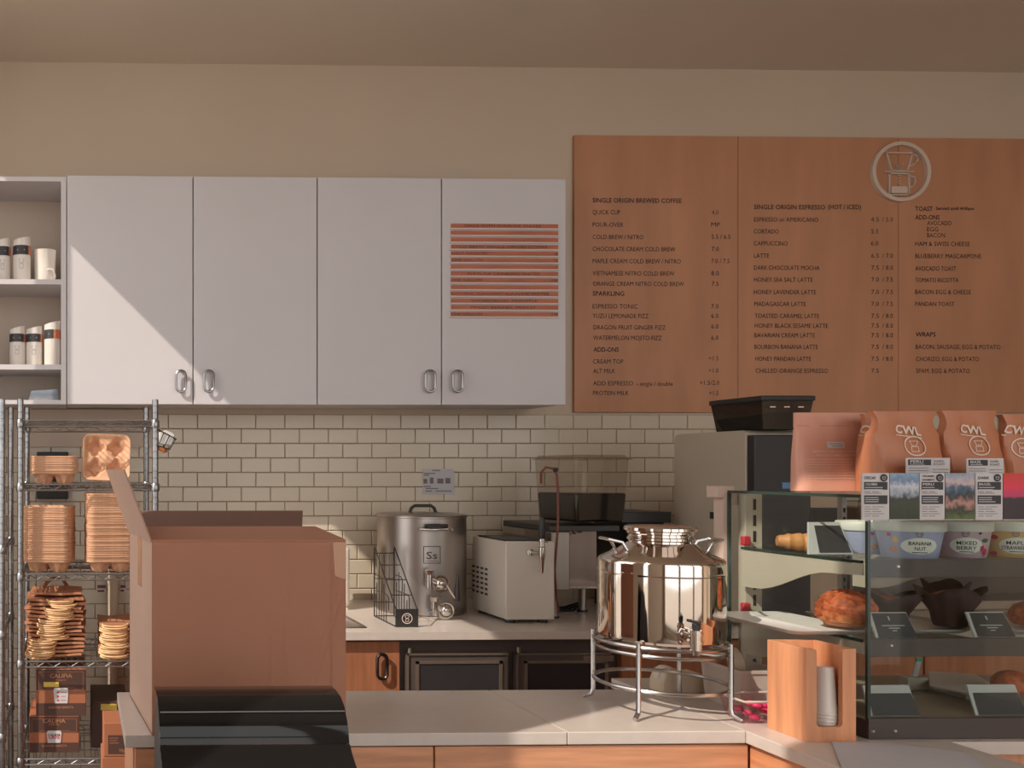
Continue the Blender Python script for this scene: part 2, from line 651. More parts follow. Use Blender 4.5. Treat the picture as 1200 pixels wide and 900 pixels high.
def pull(parent, x, z, y, h, wd, mat, r=.0055):
    """flat oval bail handle standing off a door at plane Y=y"""
    mb = MB()
    pts = []
    rr = wd / 2
    for i in range(9):
        t = PI * i / 8
        pts.append((x + rr * math.cos(t), y - .02, z + (h / 2 - rr) + rr * math.sin(t)))
    for i in range(9):
        t = PI + PI * i / 8
        pts.append((x + rr * math.cos(t), y - .02, z - (h / 2 - rr) + rr * math.sin(t)))
    mb.tube(pts, r, 8, True)
    mb.cyl((x, y, z + h / 2), (x, y - .02, z + h / 2), .004, n=8)
    mb.cyl((x, y, z - h / 2), (x, y - .02, z - h / 2), .004, n=8)
    return mb.build('handle', mat, parent)


edges = [78, 226.3, 371.8, 517.5, 663.5]
CABL = ['white wall cabinet beside the open cup shelves, sunlit at its lower left',
        'white wall cabinet second from the open cup shelves, handle at its left edge',
        'plain white wall cabinet next to the one with the letter slats, handle at its right',
        'white wall cabinet nearest the menu board, wooden letter slats on its door']
for i in range(4):
    x0, x1 = PX(edges[i], CFY), PX(edges[i + 1], CFY)
    t = thing('wall_cabinet', CABL[i], 'cabinet', ((x0 + x1) / 2, 4.28, cz0), 'white wall cabinets')
    MB().box(x0 + .0007, x1 - .0007, CFY + .02, 4.4385, cz0 + .004, cz1).build('body', m_cab, t, smooth=False)
    d = MB().box(x0 + .0025, x1 - .0025, CFY, CFY + .019, cz0, cz1 - .001).build('door', m_cab, t, smooth=False, bevel=.0015)
    hx = [211.5, 244, 502.5, 534.5][i]
    p = P(hx, 447, CFY)
    pull(d, p.x, p.z, CFY, .092, .042, m_pull)

# open shelf unit to the left of the doors
t = thing('open_shelf_unit', 'white open wall shelf holding cups at the end of the cabinet row', 'shelf', (-.35, 4.28, cz0))
ox0, ox1 = -.78, PX(77.6, CFY)
top = PZ(40, 207, CFY)
MB().box(PX(71.5, CFY), ox1, CFY, 4.4385, cz0, top).build('side_panel', m_cab, t, smooth=False)
MB().box(ox0, ox0 + .02, CFY, 4.4385, cz0, top).build('side_panel', m_cab, t, smooth=False)
MB().box(ox0 + .02, PX(71.5, CFY), 4.425, 4.4385, cz0, top).build('back_panel', m_shelfin, t, smooth=False)
MB().box(ox0 + .02, PX(71.5, CFY), CFY, 4.425, top - .02, top).build('top_panel', m_cab, t, smooth=False)
MB().box(ox0 + .02, PX(71.5, CFY), CFY, 4.425, cz0, cz0 + .018).build('bottom_panel', m_cab, t, smooth=False)
SH1, SH2 = PZ(30, 327, CFY), PZ(30, 427, CFY)
for z in (SH1, SH2):
    MB().box(ox0 + .02, PX(71.5, CFY), CFY + .004, 4.425, z - .022, z).build('shelf_board', m_cab, t, smooth=False)

pa_, pb_ = P(14, 478, 4.42), P(178, 524, 4.42)
tag(MB().box(XL + .02, pb_.x, 4.42, 4.4385, pb_.z, cz0 - .002).build('splash_panel', m_shelfin, smooth=False, bevel=.002), 'plain cream panel on the wall under the open shelf behind the wire shelving', 'panel')
# letter slats on the last door
lb = thing('letter_board', 'rows of small orange wooden letter slats fixed to a white cabinet door', 'sign', P(591, 371, CFY - .004))
ROWS = [('MADE WITH ALKALINE WATER', 112, 400), None, None, ('COLD BREW SINGLE ORIGIN COFFEE', 62, 424), ('HALF GALLON', 62, 194, '18'), ('ONE GALLON', 62, 180, '24'),
        None, ('ALKALINE DRINKING WATER', 118, 396), ('ONE GALLON', 60, 176, '0 99'), None, ('NATURAL FLAVORED ALKALINE WATER', 58, 430),
        ('WATERMELON  PINEAPPLE', 134, 384), ('MIXED BERRIES  PEACH', 134, 374), ('ONE GALLON', 58, 176, '2 99')]
ys = [207, 233, 259, 286, 311, 336, 361, 387, 412, 438, 463, 489, 514, 540]
for r_, yy in zip(ROWS, ys):
    py = 200 + yy / 3.2143
    a = P(529, py, CFY - .006)
    b = P(654.3, py, CFY - .006)
    hh = 5.0 * CFY / FPX
    sl_ = MB().box(a.x, b.x, CFY - .006, CFY - .0002, a.z - hh / 2, a.z + hh / 2).build('slat', m_slat, lb, smooth=False, bevel=.001)
    MB().box(a.x - .006, b.x + .004, CFY - .009, CFY - .0002, a.z - hh / 2 - .0062, a.z - hh / 2 - .0008).build('rail', m_rail, lb, smooth=False)
    if r_:
        mb = MB()
        xa, xb = P(510 + r_[1] / 3.2143, py, CFY - .006).x, P(510 + r_[2] / 3.2143, py, CFY - .006).x
        put_text(mb, r_[0], xa, a.z - .0055, CFY - .0066, .011, xb - xa, 0)
        mb.build('lettering', m_ink, sl_, smooth=False, normals=False)
        mb = MB()
        if len(r_) > 3:
            put_text(mb, r_[3], b.x - .005, a.z - .0055, CFY - .0066, .011, None, 0, 'R')
            mb.build('lettering', m_ink, sl_, smooth=False, normals=False)

# ================================================================== MENU BOARD
MBY = 4.43
mx = [PX(673, MBY), PX(865, MBY), PX(1053, MBY), PX(1243, MBY)]
mz0, mz1 = PZ(673, 483, MBY), PZ(673, 158, MBY)
menu = thing('menu_board', 'large orange plywood menu board of three panels with dark lettering', 'menu board', ((mx[0] + mx[3]) / 2, 4.44, mz0))
panels = []
for i in range(3):
    panels.append(MB().box(mx[i] + .001, mx[i + 1] - .001, MBY, 4.4495, mz0, mz1).build('panel', m_ply, menu, smooth=False, bevel=.002))
L1 = [(694.5, 799, 234.5, 'SINGLE ORIGIN BREWED COFFEE', 1), (694.5, 727, 248.5, 'QUICK CUP', 0), (694.5, 730.5, 263, 'POUR-OVER', 0), (694.5, 754, 277.5, 'COLD BREW / NITRO', 0),
      (694.5, 791.5, 291.5, 'CHOCOLATE CREAM COLD BREW', 0), (694.5, 798, 305.7, 'MAPLE CREAM COLD BREW / NITRO', 0), (694.5, 790.5, 320, 'VIETNAMESE NITRO COLD BREW', 0),
      (695, 801.5, 332.3, 'ORANGE CREAM NITRO COLD BREW', 0), (694.5, 731.5, 343.8, 'SPARKLING', 1), (694.5, 747.5, 358.8, 'ESPRESSO TONIC', 0), (694.5, 760, 370, 'YUZU LEMONADE FIZZ', 0),
      (695.5, 780, 383.5, 'DRAGON FRUIT GINGER FIZZ', 0), (695, 775.5, 395.7, 'WATERMELON MOJITO FIZZ', 0), (695.5, 725, 409.5, 'ADD-ONS', 1), (695, 730.5, 423.5, 'CREAM TOP', 0),
      (695, 721, 434.6, 'ALT MILK', 0), (695, 742, 449, 'ADD ESPRESSO', 0), (746, 788.5, 449.5, '- single / double', 0), (695, 737, 460.5, 'PROTEIN MILK', 0)]
PR1 = [(834, 842, 248.7, '4.0'), (833.5, 844, 263, 'MP'), (834, 856, 277.2, '5.5 / 6.5'), (834, 842.5, 291.6, '7.0'), (833.5, 855, 305.7, '7.0 / 7.5'), (833.5, 842.5, 320, '8.0'),
       (834, 842, 332.3, '7.5'), (833.5, 842, 358.8, '7.0'), (833.5, 842, 370, '6.0'), (833.5, 842, 382.3, '6.0'), (833.5, 842, 395.7, '6.0'), (830.5, 842, 419.7, '+1.5'),
       (830.5, 842, 434, '+1.0'), (820, 843, 448.3, '+1.5/2.0'), (831, 842, 460.3, '+1.5')]
L2 = [(883.5, 967, 242.3, 'SINGLE ORIGIN ESPRESSO', 1), (970.5, 1009, 242.3, '(HOT / ICED)', 1), (883.5, 959, 257, 'ESPRESSO or AMERICANO', 0), (883.5, 912.5, 271, 'CORTADO', 0),
      (883.5, 923, 285, 'CAPPUCCINO', 0), (883.5, 901.5, 299.5, 'LATTE', 0), (883.5, 960.5, 313.5, 'DARK CHOCOLATE MOCHA', 0), (883.5, 952.5, 327.5, 'HONEY SEA SALT LATTE', 0),
      (883.5, 956.5, 342, 'HONEY LAVENDER LATTE', 0), (884, 944.5, 356, 'MADAGASCAR LATTE', 0), (884.5, 960, 370, 'TOASTED CARAMEL LATTE', 0), (884.5, 970.5, 381.5, 'HONEY BLACK SESAME LATTE', 0),
      (884, 955, 392.7, 'BAVARIAN CREAM LATTE', 0), (884, 958.5, 406.3, 'BOURBON BANANA LATTE', 0), (885, 950.5, 420.3, 'HONEY PANDAN LATTE', 0), (885.5, 970.5, 434.3, 'CHILLED ORANGE ESPRESSO', 0)]
PR2 = [(1020.5, 1030, 257, '4.5'), (1034, 1046.5, 257, '/ 5.0'), (1021, 1029.5, 271, '5.5'), (1020.5, 1029.5, 285, '6.0')]
for k, (y, a, b) in enumerate([(299.5, '6.5', '/ 7.0'), (313.5, '7.5', '/ 8.0'), (327.5, '7.0', '/ 7.5'), (342, '7.0', '/ 7.5'), (356, '7.0', '/ 7.5'), (370, '7.5', '/ 8.0'), (381.5, '7.5', '/ 8.0'),
                               (392.7, '7.5', '/ 8.0'), (406.3, '7.5', '/ 8.0'), (420.3, '7.5', '/ 8.0')]):
    PR2 += [(1021, 1030, y, a), (1034, 1046.5, y, b)]
PR2 += [(1021, 1030, 434.3, '7.5')]
L3 = [(1072.5, 1093, 244.5, 'TOAST', 1), (1097, 1141.5, 244, 'Served until 4:00pm', 1), (1072.5, 1101, 254.5, 'ADD-ONS', 1), (1086.5, 1115, 261.3, 'AVOCADO', 0), (1086.5, 1099.5, 268.5, 'EGG', 0),
      (1086.5, 1107.5, 275.5, 'BACON', 0), (1072.5, 1136.5, 285.5, 'HAM & SWISS CHEESE', 0), (1072.5, 1150, 299.8, 'BLUEBERRY MASCARPONE', 0), (1072.5, 1120.5, 314.5, 'AVOCADO TOAST', 0),
      (1072.5, 1123.5, 328, 'TOMATO RICOTTA', 0), (1072.5, 1138, 342, 'BACON EGG & CHEESE', 0), (1072.5, 1118.5, 356, 'PANDAN TOAST', 0), (1073, 1096.5, 391.7, 'WRAPS', 1),
      (1073, 1172.5, 406.3, 'BACON, SAUSAGE, EGG & POTATO', 0), (1073.5, 1147.5, 420.5, 'CHORIZO, EGG & POTATO', 0), (1073.5, 1136.5, 434.5, 'SPAM, EGG & POTATO', 0)]
for pan, lines, prices in ((panels[0], L1, PR1), (panels[1], L2, PR2), (panels[2], L3, [])):
    for ln in lines + [p + (0,) for p in prices]:
        mb = MB()
        xa, xb, y, s, bd = ln
        cap = (5.3 if not bd else 5.4) * MBY / FPX
        if s.startswith('Served'):
            cap *= .75
        a = P(xa, y, MBY - .0012)
        b = P(xb, y, MBY - .0012)
        put_text(mb, s, a.x, a.z - cap / 2, MBY - .0012, cap, b.x - a.x, .014 if bd else 0)
        mb.build('menu_line', m_ink, pan, smooth=False, normals=False)

# round emblem fixed over the panel joint
EY = MBY - .012
ec = P(1055.3, 201.3, EY)
k_ = EY / FPX * 1.01
em = thing('round_emblem', 'round pale cut-out emblem of a coffee dripper over a carafe on the menu board', 'emblem', (ec.x, EY, ec.z - 35 * k_))


def ring2(mb, cx, cz, ro, ri, y0, y1, n=48):
    vs = []
    for rr, yy in ((ro, y0), (ri, y0), (ri, y1), (ro, y1)):
        for i in range(n):
            t = 2 * PI * i / n
            vs.append((cx + rr * math.cos(t), yy, cz + rr * math.sin(t)))
    fs = []
    for q in range(4):
        for i in range(n):
            j = (i + 1) % n
            fs.append((q * n + i, q * n + j, ((q + 1) % 4) * n + j, ((q + 1) % 4) * n + i))
    mb.add(vs, fs)


def bars(mb, pts, wd, y0, y1, closed=False):
    m = len(pts)
    for i in range(m if closed else m - 1):
        a = Vector(pts[i])
        b = Vector(pts[(i + 1) % m])
        d = (b - a).normalized()
        nn = Vector((-d.y, d.x)) * wd / 2
        a, b = a - d * wd / 2, b + d * wd / 2
        q = [a + nn, a - nn, b - nn, b + nn]
        mb.prism([tuple(p) for p in q], 'Y', y0, y1)


def ep(x, y): return (ec.x + (x - 138) / 3 * k_, ec.z - (y - 154) / 3 * k_)


mb = MB()
ring2(mb, ec.x, ec.z, 35.5 * k_, 31.3 * k_, EY - .008, MBY - .0004)
mb.build('ring', m_emblem, em)
mb = MB()
bars(mb, [ep(88, 86), ep(184, 86), ep(164, 150), ep(108, 150)], 1.5 * k_, EY, MBY - .0004, True)
bars(mb, [ep(182, 92), ep(200, 94), ep(204, 106), ep(196, 122), ep(174, 132)], 1.5 * k_, EY, MBY - .0004)
mb.build('dripper', m_emblem, em, smooth=False)
mb = MB()
for r_ in range(3):
    for c_ in range(5 - r_):
        x, y = ep(121 + c_ * 7 + r_ * 3.5, 126 + r_ * 7)
        mb.box(x - .5 * k_, x + .5 * k_, EY, MBY - .0004, y - .5 * k_, y + .5 * k_)
mb.build('coffee_dots', m_emblem, em, smooth=False)
mb = MB()
bars(mb, [ep(84, 153), ep(188, 153)], 1.3 * k_, EY, MBY - .0004)
bars(mb, [ep(100, 160), ep(170, 160), ep(170, 236), ep(98, 236)], 1.5 * k_, EY, MBY - .0004, True)
bars(mb, [ep(172, 168), ep(190, 172), ep(193, 186), ep(186, 202), ep(172, 208)], 1.5 * k_, EY, MBY - .0004)
q = [ep(106, 206), ep(164, 206), ep(164, 230), ep(106, 230)]
mb.prism(q, 'Y', EY, MBY - .0004)
for y in (166, 176, 186, 196):
    a = ep(136, y)
    mb.box(a[0] - .6 * k_, a[0] + .6 * k_, EY, MBY - .0004, a[1] - .8 * k_, a[1] + .8 * k_)
mb.build('carafe', m_emblem, em, smooth=False)

# ================================================================== BACK COUNTER
BFY = 3.545
CT = .92
SX0, SX1, SY0, SY1 = .72, 1.14, 3.64, 3.98      # sink cut-out
bx0, bx1 = .40, 4.5
mb = MB()
for (a, b, c, d) in ((bx0, SX0, BFY, WY - .01), (SX1, bx1, BFY, WY - .01), (SX0, SX1, BFY, SY0), (SX0, SX1, SY1, WY - .01)):
    mb.box(a, b, c, d, CT - .03, CT)
tag(mb.build('worktop', m_quartz, smooth=False), 'long pale stone worktop along the tiled wall, carrying the steel kettle', 'worktop')
t = thing('sink', 'steel sink basin let into the back worktop beside the wire rack', 'sink', ((SX0 + SX1) / 2, 3.8, CT - .2))
mb = MB()
g = .012
a0, a1, b0, b1 = SX0 + .001, SX1 - .001, SY0 + .001, SY1 - .001
outer = [(a0, b0), (a1, b0), (a1, b1), (a0, b1)]
def rr(x0, x1, y0, y1, r, n=5):
    o = []
    for cx, cy, s in ((x1 - r, y1 - r, 0), (x0 + r, y1 - r, 1), (x0 + r, y0 + r, 2), (x1 - r, y0 + r, 3)):
        for i in range(n + 1):
            t_ = PI / 2 * (s + i / n)
            o.append((cx + r * math.cos(t_), cy + r * math.sin(t_)))
    return o
lo = [(rr(a0, a1, b0, b1, .04), CT + .002), (rr(a0 + .02, a1 - .02, b0 + .02, b1 - .02, .04), CT + .003),
      (rr(a0 + .024, a1 - .024, b0 + .024, b1 - .024, .04), CT - .01), (rr(a0 + .03, a1 - .03, b0 + .03, b1 - .03, .04), CT - .17)]
vs, fs = [], []
for pts, z in lo:
    vs += [(p[0], p[1], z) for p in pts]
n = len(lo[0][0])
for j in range(3):
    fs += [(j * n + i, j * n + (i + 1) % n, (j + 1) * n + (i + 1) % n, (j + 1) * n + i) for i in range(n)]
fs.append(tuple(range(3 * n, 4 * n)))
mb.add(vs, fs).build('basin', m_satin, t)
MB().lathe([(.03, 0), (.03, .004), (.012, .005)], ((SX0 + SX1) / 2, 3.8, CT - .1695), 16).build('drain', m_chrome, t)


def base_unit(x0, x1, label, handle_px=None, ztop=None):
    t = thing('base_cabinet', label, 'cabinet', ((x0 + x1) / 2, 4.0, 0), 'wooden base cabinets under the back worktop')
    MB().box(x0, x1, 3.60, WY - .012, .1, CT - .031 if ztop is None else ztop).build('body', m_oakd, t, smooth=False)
    if ztop:
        MB().box(x0, x1, 3.60, 3.635, ztop, CT - .031).build('front_rail', m_oakd, t, smooth=False)
    MB().box(x0 + .01, x1 - .01, 3.66, WY - .02, 0, .1).build('plinth', m_black, t, smooth=False)
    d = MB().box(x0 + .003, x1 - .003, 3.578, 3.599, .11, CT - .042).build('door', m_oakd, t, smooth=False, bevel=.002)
    if handle_px:
        p = P(handle_px[0], handle_px[1], 3.578)
        pull(d, p.x, p.z, 3.578, .095, .038, m_dpull, .006)


fx0, fx1 = PX(468, 3.6), PX(723, 3.6)
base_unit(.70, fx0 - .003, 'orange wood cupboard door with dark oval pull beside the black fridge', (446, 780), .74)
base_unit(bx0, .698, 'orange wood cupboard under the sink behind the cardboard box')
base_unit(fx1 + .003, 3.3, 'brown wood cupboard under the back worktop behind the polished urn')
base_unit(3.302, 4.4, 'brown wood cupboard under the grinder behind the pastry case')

t = thing('undercounter_fridge', 'black two-door glass fronted fridge under the back worktop', 'fridge', ((fx0 + fx1) / 2, 4.0, 0))
MB().box(fx0, fx1, 3.60, WY - .02, .06, CT - .032).build('body', m_fridge, t, smooth=False)
MB().box(fx0 + .02, fx1 - .02, 3.66, WY - .03, 0, .06).build('plinth', m_black, t, smooth=False)
for (pa, pb, ga, gb) in ((477, 596, 491, 585), (605, 716, 618, 709)):
    xa, xb = PX(pa, 3.57), PX(pb, 3.57)
    zt = PZ(500, 766, 3.57)
    d = MB().box(xa, xb, 3.572, 3.599, .12, zt).build('door', m_fridge, t, smooth=False, bevel=.002)
    ga, gb = PX(ga, 3.57), PX(gb, 3.57)
    gz = PZ(500, 778, 3.57)
    MB().box(ga, gb, 3.5705, 3.5725, .2, gz).build('pane', m_fglass, d, smooth=False)
    mb = MB()
    for (q0, q1, z0, z1) in ((ga - .012, ga, .19, gz + .01), (gb, gb + .012, .19, gz + .01), (ga - .012, gb + .012, gz, gz + .01), (ga - .012, gb + .012, .19, .2)):
        mb.box(q0, q1, 3.567, 3.5725, z0, z1)
    mb.box(xa, xb, 3.566, 3.5725, zt - .006, zt).box(xa, xa + .006, 3.566, 3.5725, .12, zt)
    mb.build('trim', m_ftrim, d, smooth=False)
    MB().cyl((xa + .012, 3.575, zt + .002), (xa + .012, 3.575, zt + .022), .008, n=10).build('hinge', m_ftrim, d)
pa, pb = P(684, 768.5, 3.566), P(719, 775, 3.566)
MB().box(pa.x, pb.x, 3.564, 3.5725, pb.z, pa.z).build('name_plate', m_ftrim, t, smooth=False)

# paper notice on the tiles
pa, pb = P(495.5, 549.5, 4.438), P(532, 579, 4.438)
t = thing('paper_notice', 'small white paper notice taped on the cream tiles above the kettle', 'notice', ((pa.x + pb.x) / 2, 4.437, pb.z))
MB().box(pa.x, pb.x, 4.437, 4.4375, pb.z, pa.z).build('sheet', m_paper, t, smooth=False)
mb = MB()
wd_, hh_ = pb.x - pa.x, pa.z - pb.z
for (u0, u1, v0, v1) in ((.3, .55, .92, .96), (.03, .4, .8, .84), (.03, .2, .73, .77), (.02, .14, .42, .6), (.22, .34, .42, .66), (.46, .66, .42, .62), (.72, .88, .42, .64),
                         (.03, .25, .28, .32), (.08, .5, .2, .24), (.4, .92, .1, .14), (.08, .3, .1, .14)):
    rect(mb, pa.x + wd_ * u0, pa.x + wd_ * u1, pb.z + hh_ * v0, pb.z + hh_ * v1, 4.4365)
mb.build('printing', m_papers, t, smooth=False, normals=False)

# ---- brewing kettle
kf = G(494, 723)
KR = .186
kc = Vector((PX(493.5, kf.y + KR), kf.y + KR, CT))
kt = PZ(494, 602.5, kc.y)
KH = kt - CT
t = thing('brewing_kettle', 'large satin steel brewing kettle with black lid handle and valves', 'kettle', kc)
MB().lathe([(KR - .006, 0), (KR, .004), (KR, KH - .012), (KR + .003, KH - .01), (KR + .003, KH - .004), (KR - .002, KH - .003)], kc, 64).build('body', m_satin, t)
MB().lathe([(KR + .006, KH - .0035), (KR + .007, KH), (KR - .01, KH + .004), (.05, KH + .01), (.01, KH + .011)], kc, 64).build('lid', m_satin, t)
mb = MB()
hz = kc.z + KH + .006
mb.tube([(kc.x - .058, kc.y - .02, hz), (kc.x - .05, kc.y - .02, hz + .022), (kc.x - .036, kc.y - .02, hz + .032), (kc.x + .036, kc.y - .02, hz + .032), (kc.x + .05, kc.y - .02, hz + .022),
         (kc.x + .058, kc.y - .02, hz)], .007, 10)
mb.build('lid_handle', m_black, t)


def kp(px, py, out=0.):
    """point on the kettle's side seen at a pixel"""
    a = ray(px, py)
    d = Vector(a)
    o = Vector((0, 0, EYE))
    dx, dy = d.x, d.y
    cx, cy = kc.x, kc.y
    rr_ = KR + out
    A = dx * dx + dy * dy
    B = -2 * (dx * cx + dy * cy)
    C = cx * cx + cy * cy - rr_ * rr_
    D = B * B - 4 * A * C
    s = (-B - math.sqrt(max(D, 0))) / (2 * A)
    return o + d * s


h1, h2 = kp(491.5, 620, .0), kp(524, 620, .0)
mb = MB()
for h in (h1, h2):
    n_ = (h - Vector((kc.x, kc.y, h.z))).normalized()
    mb.cyl(h - n_ * .003, h + n_ * .012, .009, .008, 12)
    mb.cyl(h + n_ * .006, h + n_ * .034, .005, n=10)
o1, o2 = kp(491.5, 620, .034), kp(524, 620, .034)
hd = mb.tube([o1, (o1 + o2) / 2 + Vector((0, -.012, -.002)), o2], .006, 10).build('side_handle', m_chrome, t)
g1, g2 = kp(498, 616.5, .036), kp(524, 616.5, .036)
MB().tube([g1, (g1 + g2) / 2 + Vector((0, -.012, .002)), g2], .0085, 12).build('grip', m_black, hd)

lg = MB()
def kwrap(a, b): return kp(a, b, .0008)
vs, fs = text2d('Ss', 1., .01)
x0 = min(v[0] for v in vs); x1 = max(v[0] for v in vs)
lg.add([kwrap(499.5 + (a - x0) / (x1 - x0) * 13, 655 - b * 12.) for a, b in vs], fs)
sq = [(496.5 + 19.5 * i / 8, 640.5) for i in range(8)] + [(516, 640.5)] + [(516 - 19.5 * i / 8, 660) for i in range(9)]
line2(lg, sq, .9, 0, kwrap, True)
line2(lg, [(499 + 14.5 * i / 6, 657.5) for i in range(7)], .5, 0, kwrap)
lg.build('emblem', M('etched_logo', (70, 60, 56), .5), t, smooth=False, normals=False)


def valve(px, py, lever, name):
    c = kp(px, py, 0)
    n_ = (c - Vector((kc.x, kc.y, c.z))).normalized()
    tg = Vector((-n_.y, n_.x, 0))
    if tg.x < 0:
        tg = -tg
    mb = MB()
    mb.cyl(c - n_ * .004, c + n_ * .02, .017, .015, 6)
    mb.cyl(c + n_ * .02, c + n_ * .05, .012, .012, 14)
    mb.ball(c + n_ * .055, .018, .018, .018, 14, 10)
    mb.cyl(c + n_ * .055, c + n_ * .055 - tg * .028 + Vector((0, 0, .012)), .011, .012, 12)
    e = c + n_ * .055 - tg * .03 + Vector((0, 0, .012))
    mb.cyl(e + Vector((0, 0, .014)), e - Vector((0, 0, .026)), .012, .012, 12)
    mb.cyl(e + Vector((0, 0, .026)), e + Vector((0, 0, .012)), .015, .012, 8)
    mb.tube([c + n_ * .058 + tg * (.022 * math.cos(a)) + Vector((0, 0, .022 * math.sin(a))) for a in [2 * PI * i / 16 for i in range(16)]], .004, 8, True)
    VS = 1.45
    mb.xform(lambda q: c + (q - c) * VS)
    v = mb.build(name, m_chrome, t)
    if lever:
        s = c + n_ * .085
        MB().tube([s + tg * .02, s + tg * .045 - Vector((0, 0, .04)), s + tg * .062 - Vector((0, 0, .066))], [.006, .005, .005], 8).build('lever_arm', m_chrome, v)
        b = s + tg * .066
        MB().tube([b - Vector((0, 0, .07)), b - Vector((0, 0, .02)), b + Vector((.003, 0, .04))], [.012, .010, .003], 10).build('lever_grip', m_dpull, v)
    return v


valve(509, 681, True, 'upper_valve')
v = valve(513, 712, False, 'lower_valve')
b = kp(502, 715, .085)
MB().ball(b, .005).build('blue_dot', M('blue_dot', (70, 110, 160), .5), v)

# ---- wire sleeve rack
ra, rb = G(464, 735), G(489, 735)
rx0, rx1, ry0 = ra.x, rb.x, ra.y
ry1 = 3.925
t = thing('wire_rack', 'black wire lid rack with sloping sides and emblem plate beside the kettle', 'rack', ((rx0 + rx1) / 2, (ry0 + ry1) / 2, CT))
zr = PZ(423, 641, ry1)
zp = PZ(470, 714, ry0)
rw = .003
rx0b = rx0 - .01
for x in (rx0, rx1):
    MB().tube([(x, ry0, CT + rw), (x, ry1, CT + rw), (x, ry1, zr - .01), (x, ry1 - .005, zr), (x, ry1 - .012, zr - .006), (x, ry0, zp), (x, ry0, CT + rw)], rw, 6).build('side_frame', m_black, t)
    mb = MB()
    for k in range(1, 6):
        y = ry1 - (ry1 - ry0) * k / 6.5 * .75
        zz = zr + (zp - zr) * (ry1 - y) / (ry1 - ry0)
        mb.tube([(x, y, CT + rw), (x, y, CT + (zz - CT) * (.55 if k % 2 else .8))], .0017, 6)
    for k in (1, 2):
        y = ry1 - (ry1 - ry0) * .3 * k
        z = CT + (zr - CT) * (.62 - .22 * k)
        mb.tube([(x, ry1, z + .06), (x, y, z + .06), (x, y - .02, z + .05), (x, y - .02, z)], .002, 6)
    mb.build('side_wires', m_black, t)
for f_ in (.0, .28, .52, .76):
    mb = MB()
    y = ry1 + (ry0 - ry1) * f_
    z = zr - .006 + (zp - zr) * f_ - (.02 if f_ == 0 else 0)
    mb.tube([(rx0, y, z), (rx1, y, z)], .0022, 6)
    mb.build('cross_wire', m_black, t)
mb = MB()
for z in (CT + rw, CT + .06, CT + .16):
    mb.tube([(rx0, ry1, z), (rx1, ry1, z)], .002, 6)
for k in range(1, 4):
    x = rx0 + (rx1 - rx0) * k / 4
    mb.tube([(x, ry1, zr - .03), (x, ry1, CT + .16)], .0016, 6)
mb.build('back_wires', m_black, t, kind='stuff')
pl = MB().box(rx0 - .003, rx1 + .003, ry0 - .006, ry0 - .003, CT + .001, zp + .002).build('front_plate', m_black, t, smooth=False, bevel=.001)
mb = MB()
cx, cz = (rx0 + rx1) / 2, (CT + zp) / 2
disc(mb, cx, cz, .021, .021, ry0 - .0068, 28, None, .86)
line2(mb, [(cx - .009, cz + .012), (cx + .009, cz + .012), (cx + .005, cz + .001), (cx - .005, cz + .001)], .0018, ry0 - .0068, None, True)
line2(mb, [(cx - .006, cz - .001), (cx + .006, cz - .001), (cx + .006, cz - .012), (cx - .006, cz - .012)], .0018, ry0 - .0068, None, True)
mb.build('emblem', m_print, pl, smooth=False, normals=False)

# ---- white appliance behind the cardboard box, with a cord
p1 = P(411, 641, 4.1)
p0 = P(385, 712, 4.1)
t = thing('white_appliance', 'white rounded appliance behind the sink, mostly hidden by the cardboard box', 'appliance', (p1.x - .07, 4.2, CT))
MB().box(p1.x - .14, p1.x, 4.1, 4.3, CT + .012, p1.z).build('body', m_white, t, bevel=.02, seg=4)
MB().box(p1.x - .13, p1.x - .01, 4.11, 4.29, CT, CT + .0121).build('foot', m_offw, t, smooth=False)
MB().tube([(p1.x - .01, 4.302, CT + .19), (p1.x + .03, 4.34, CT + .18), (p1.x + .05, 4.36, CT + .12), (p1.x + .04, 4.36, CT + .03), (p1.x - .02, 4.36, CT + .006)], .003, 6).build('cord', m_grey, t)

# ---- nitro tap box
na, nb = G(593.5, 731), G(650, 731)
nx0, nx1, ny0, ny1 = na.x, nb.x, na.y, 4.05
nz0 = PZ(600, 726.5, ny0)
nz1 = PZ(600, 635, ny0)
t = thing('nitro_tap_box', 'white metal countertop tap dispenser with side vents between kettle and brewer', 'dispenser', ((nx0 + nx1) / 2, (ny0 + ny1) / 2, CT))
bd = MB().box(nx0, nx1, ny0 + .012, ny1, nz0, nz1).build('body', m_nitro, t, smooth=False, bevel=.004)
MB().box(nx0 - .002, nx1 + .002, ny0, ny0 + .012, nz0, nz1 + .002).build('front_panel', m_nitro, t, bevel=.004)
for x in (nx0 + .03, nx1 - .03):
    for y in (ny0 + .035, ny1 - .04):
        MB().cyl((x, y, CT), (x, y, nz0 + .001), .02, n=12).build('foot', m_black, t)
MB().box(nx0 + .015, nx1 - .015, ny0 + .03, ny1 - .02, nz1, nz1 + .006).build('drip_top', m_black, t, smooth=False)
mb = MB()
for r_ in range(6):
    for c_ in range(4):
        y = 3.9 + c_ * .042
        z = CT + .09 + r_ * .021
        mb.box(nx0 - .0008, nx0 + .001, y, y + .026, z, z + .009)
mb.build('vent_slots', m_dslot, bd, smooth=False)
tp = P(621, 647, ny0)
tap = MB().cyl((tp.x, ny0 + .002, tp.z), (tp.x, ny0 - .008, tp.z), .014, n=16).cyl((tp.x, ny0, tp.z), (tp.x + .02, ny0 - .045, tp.z), .0075, n=12)
bx_, by_ = tp.x + .024, ny0 - .05
tap.lathe([(.011, -.012), (.0125, .0), (.0125, .028), (.009, .032), (.009, .05), (.011, .052), (.011, .062)], (bx_, by_, tp.z - .005), 16)
tap.lathe([(.0035, -.075), (.006, -.07), (.0085, -.03), (.011, -.012)], (bx_, by_, tp.z - .005), 14)
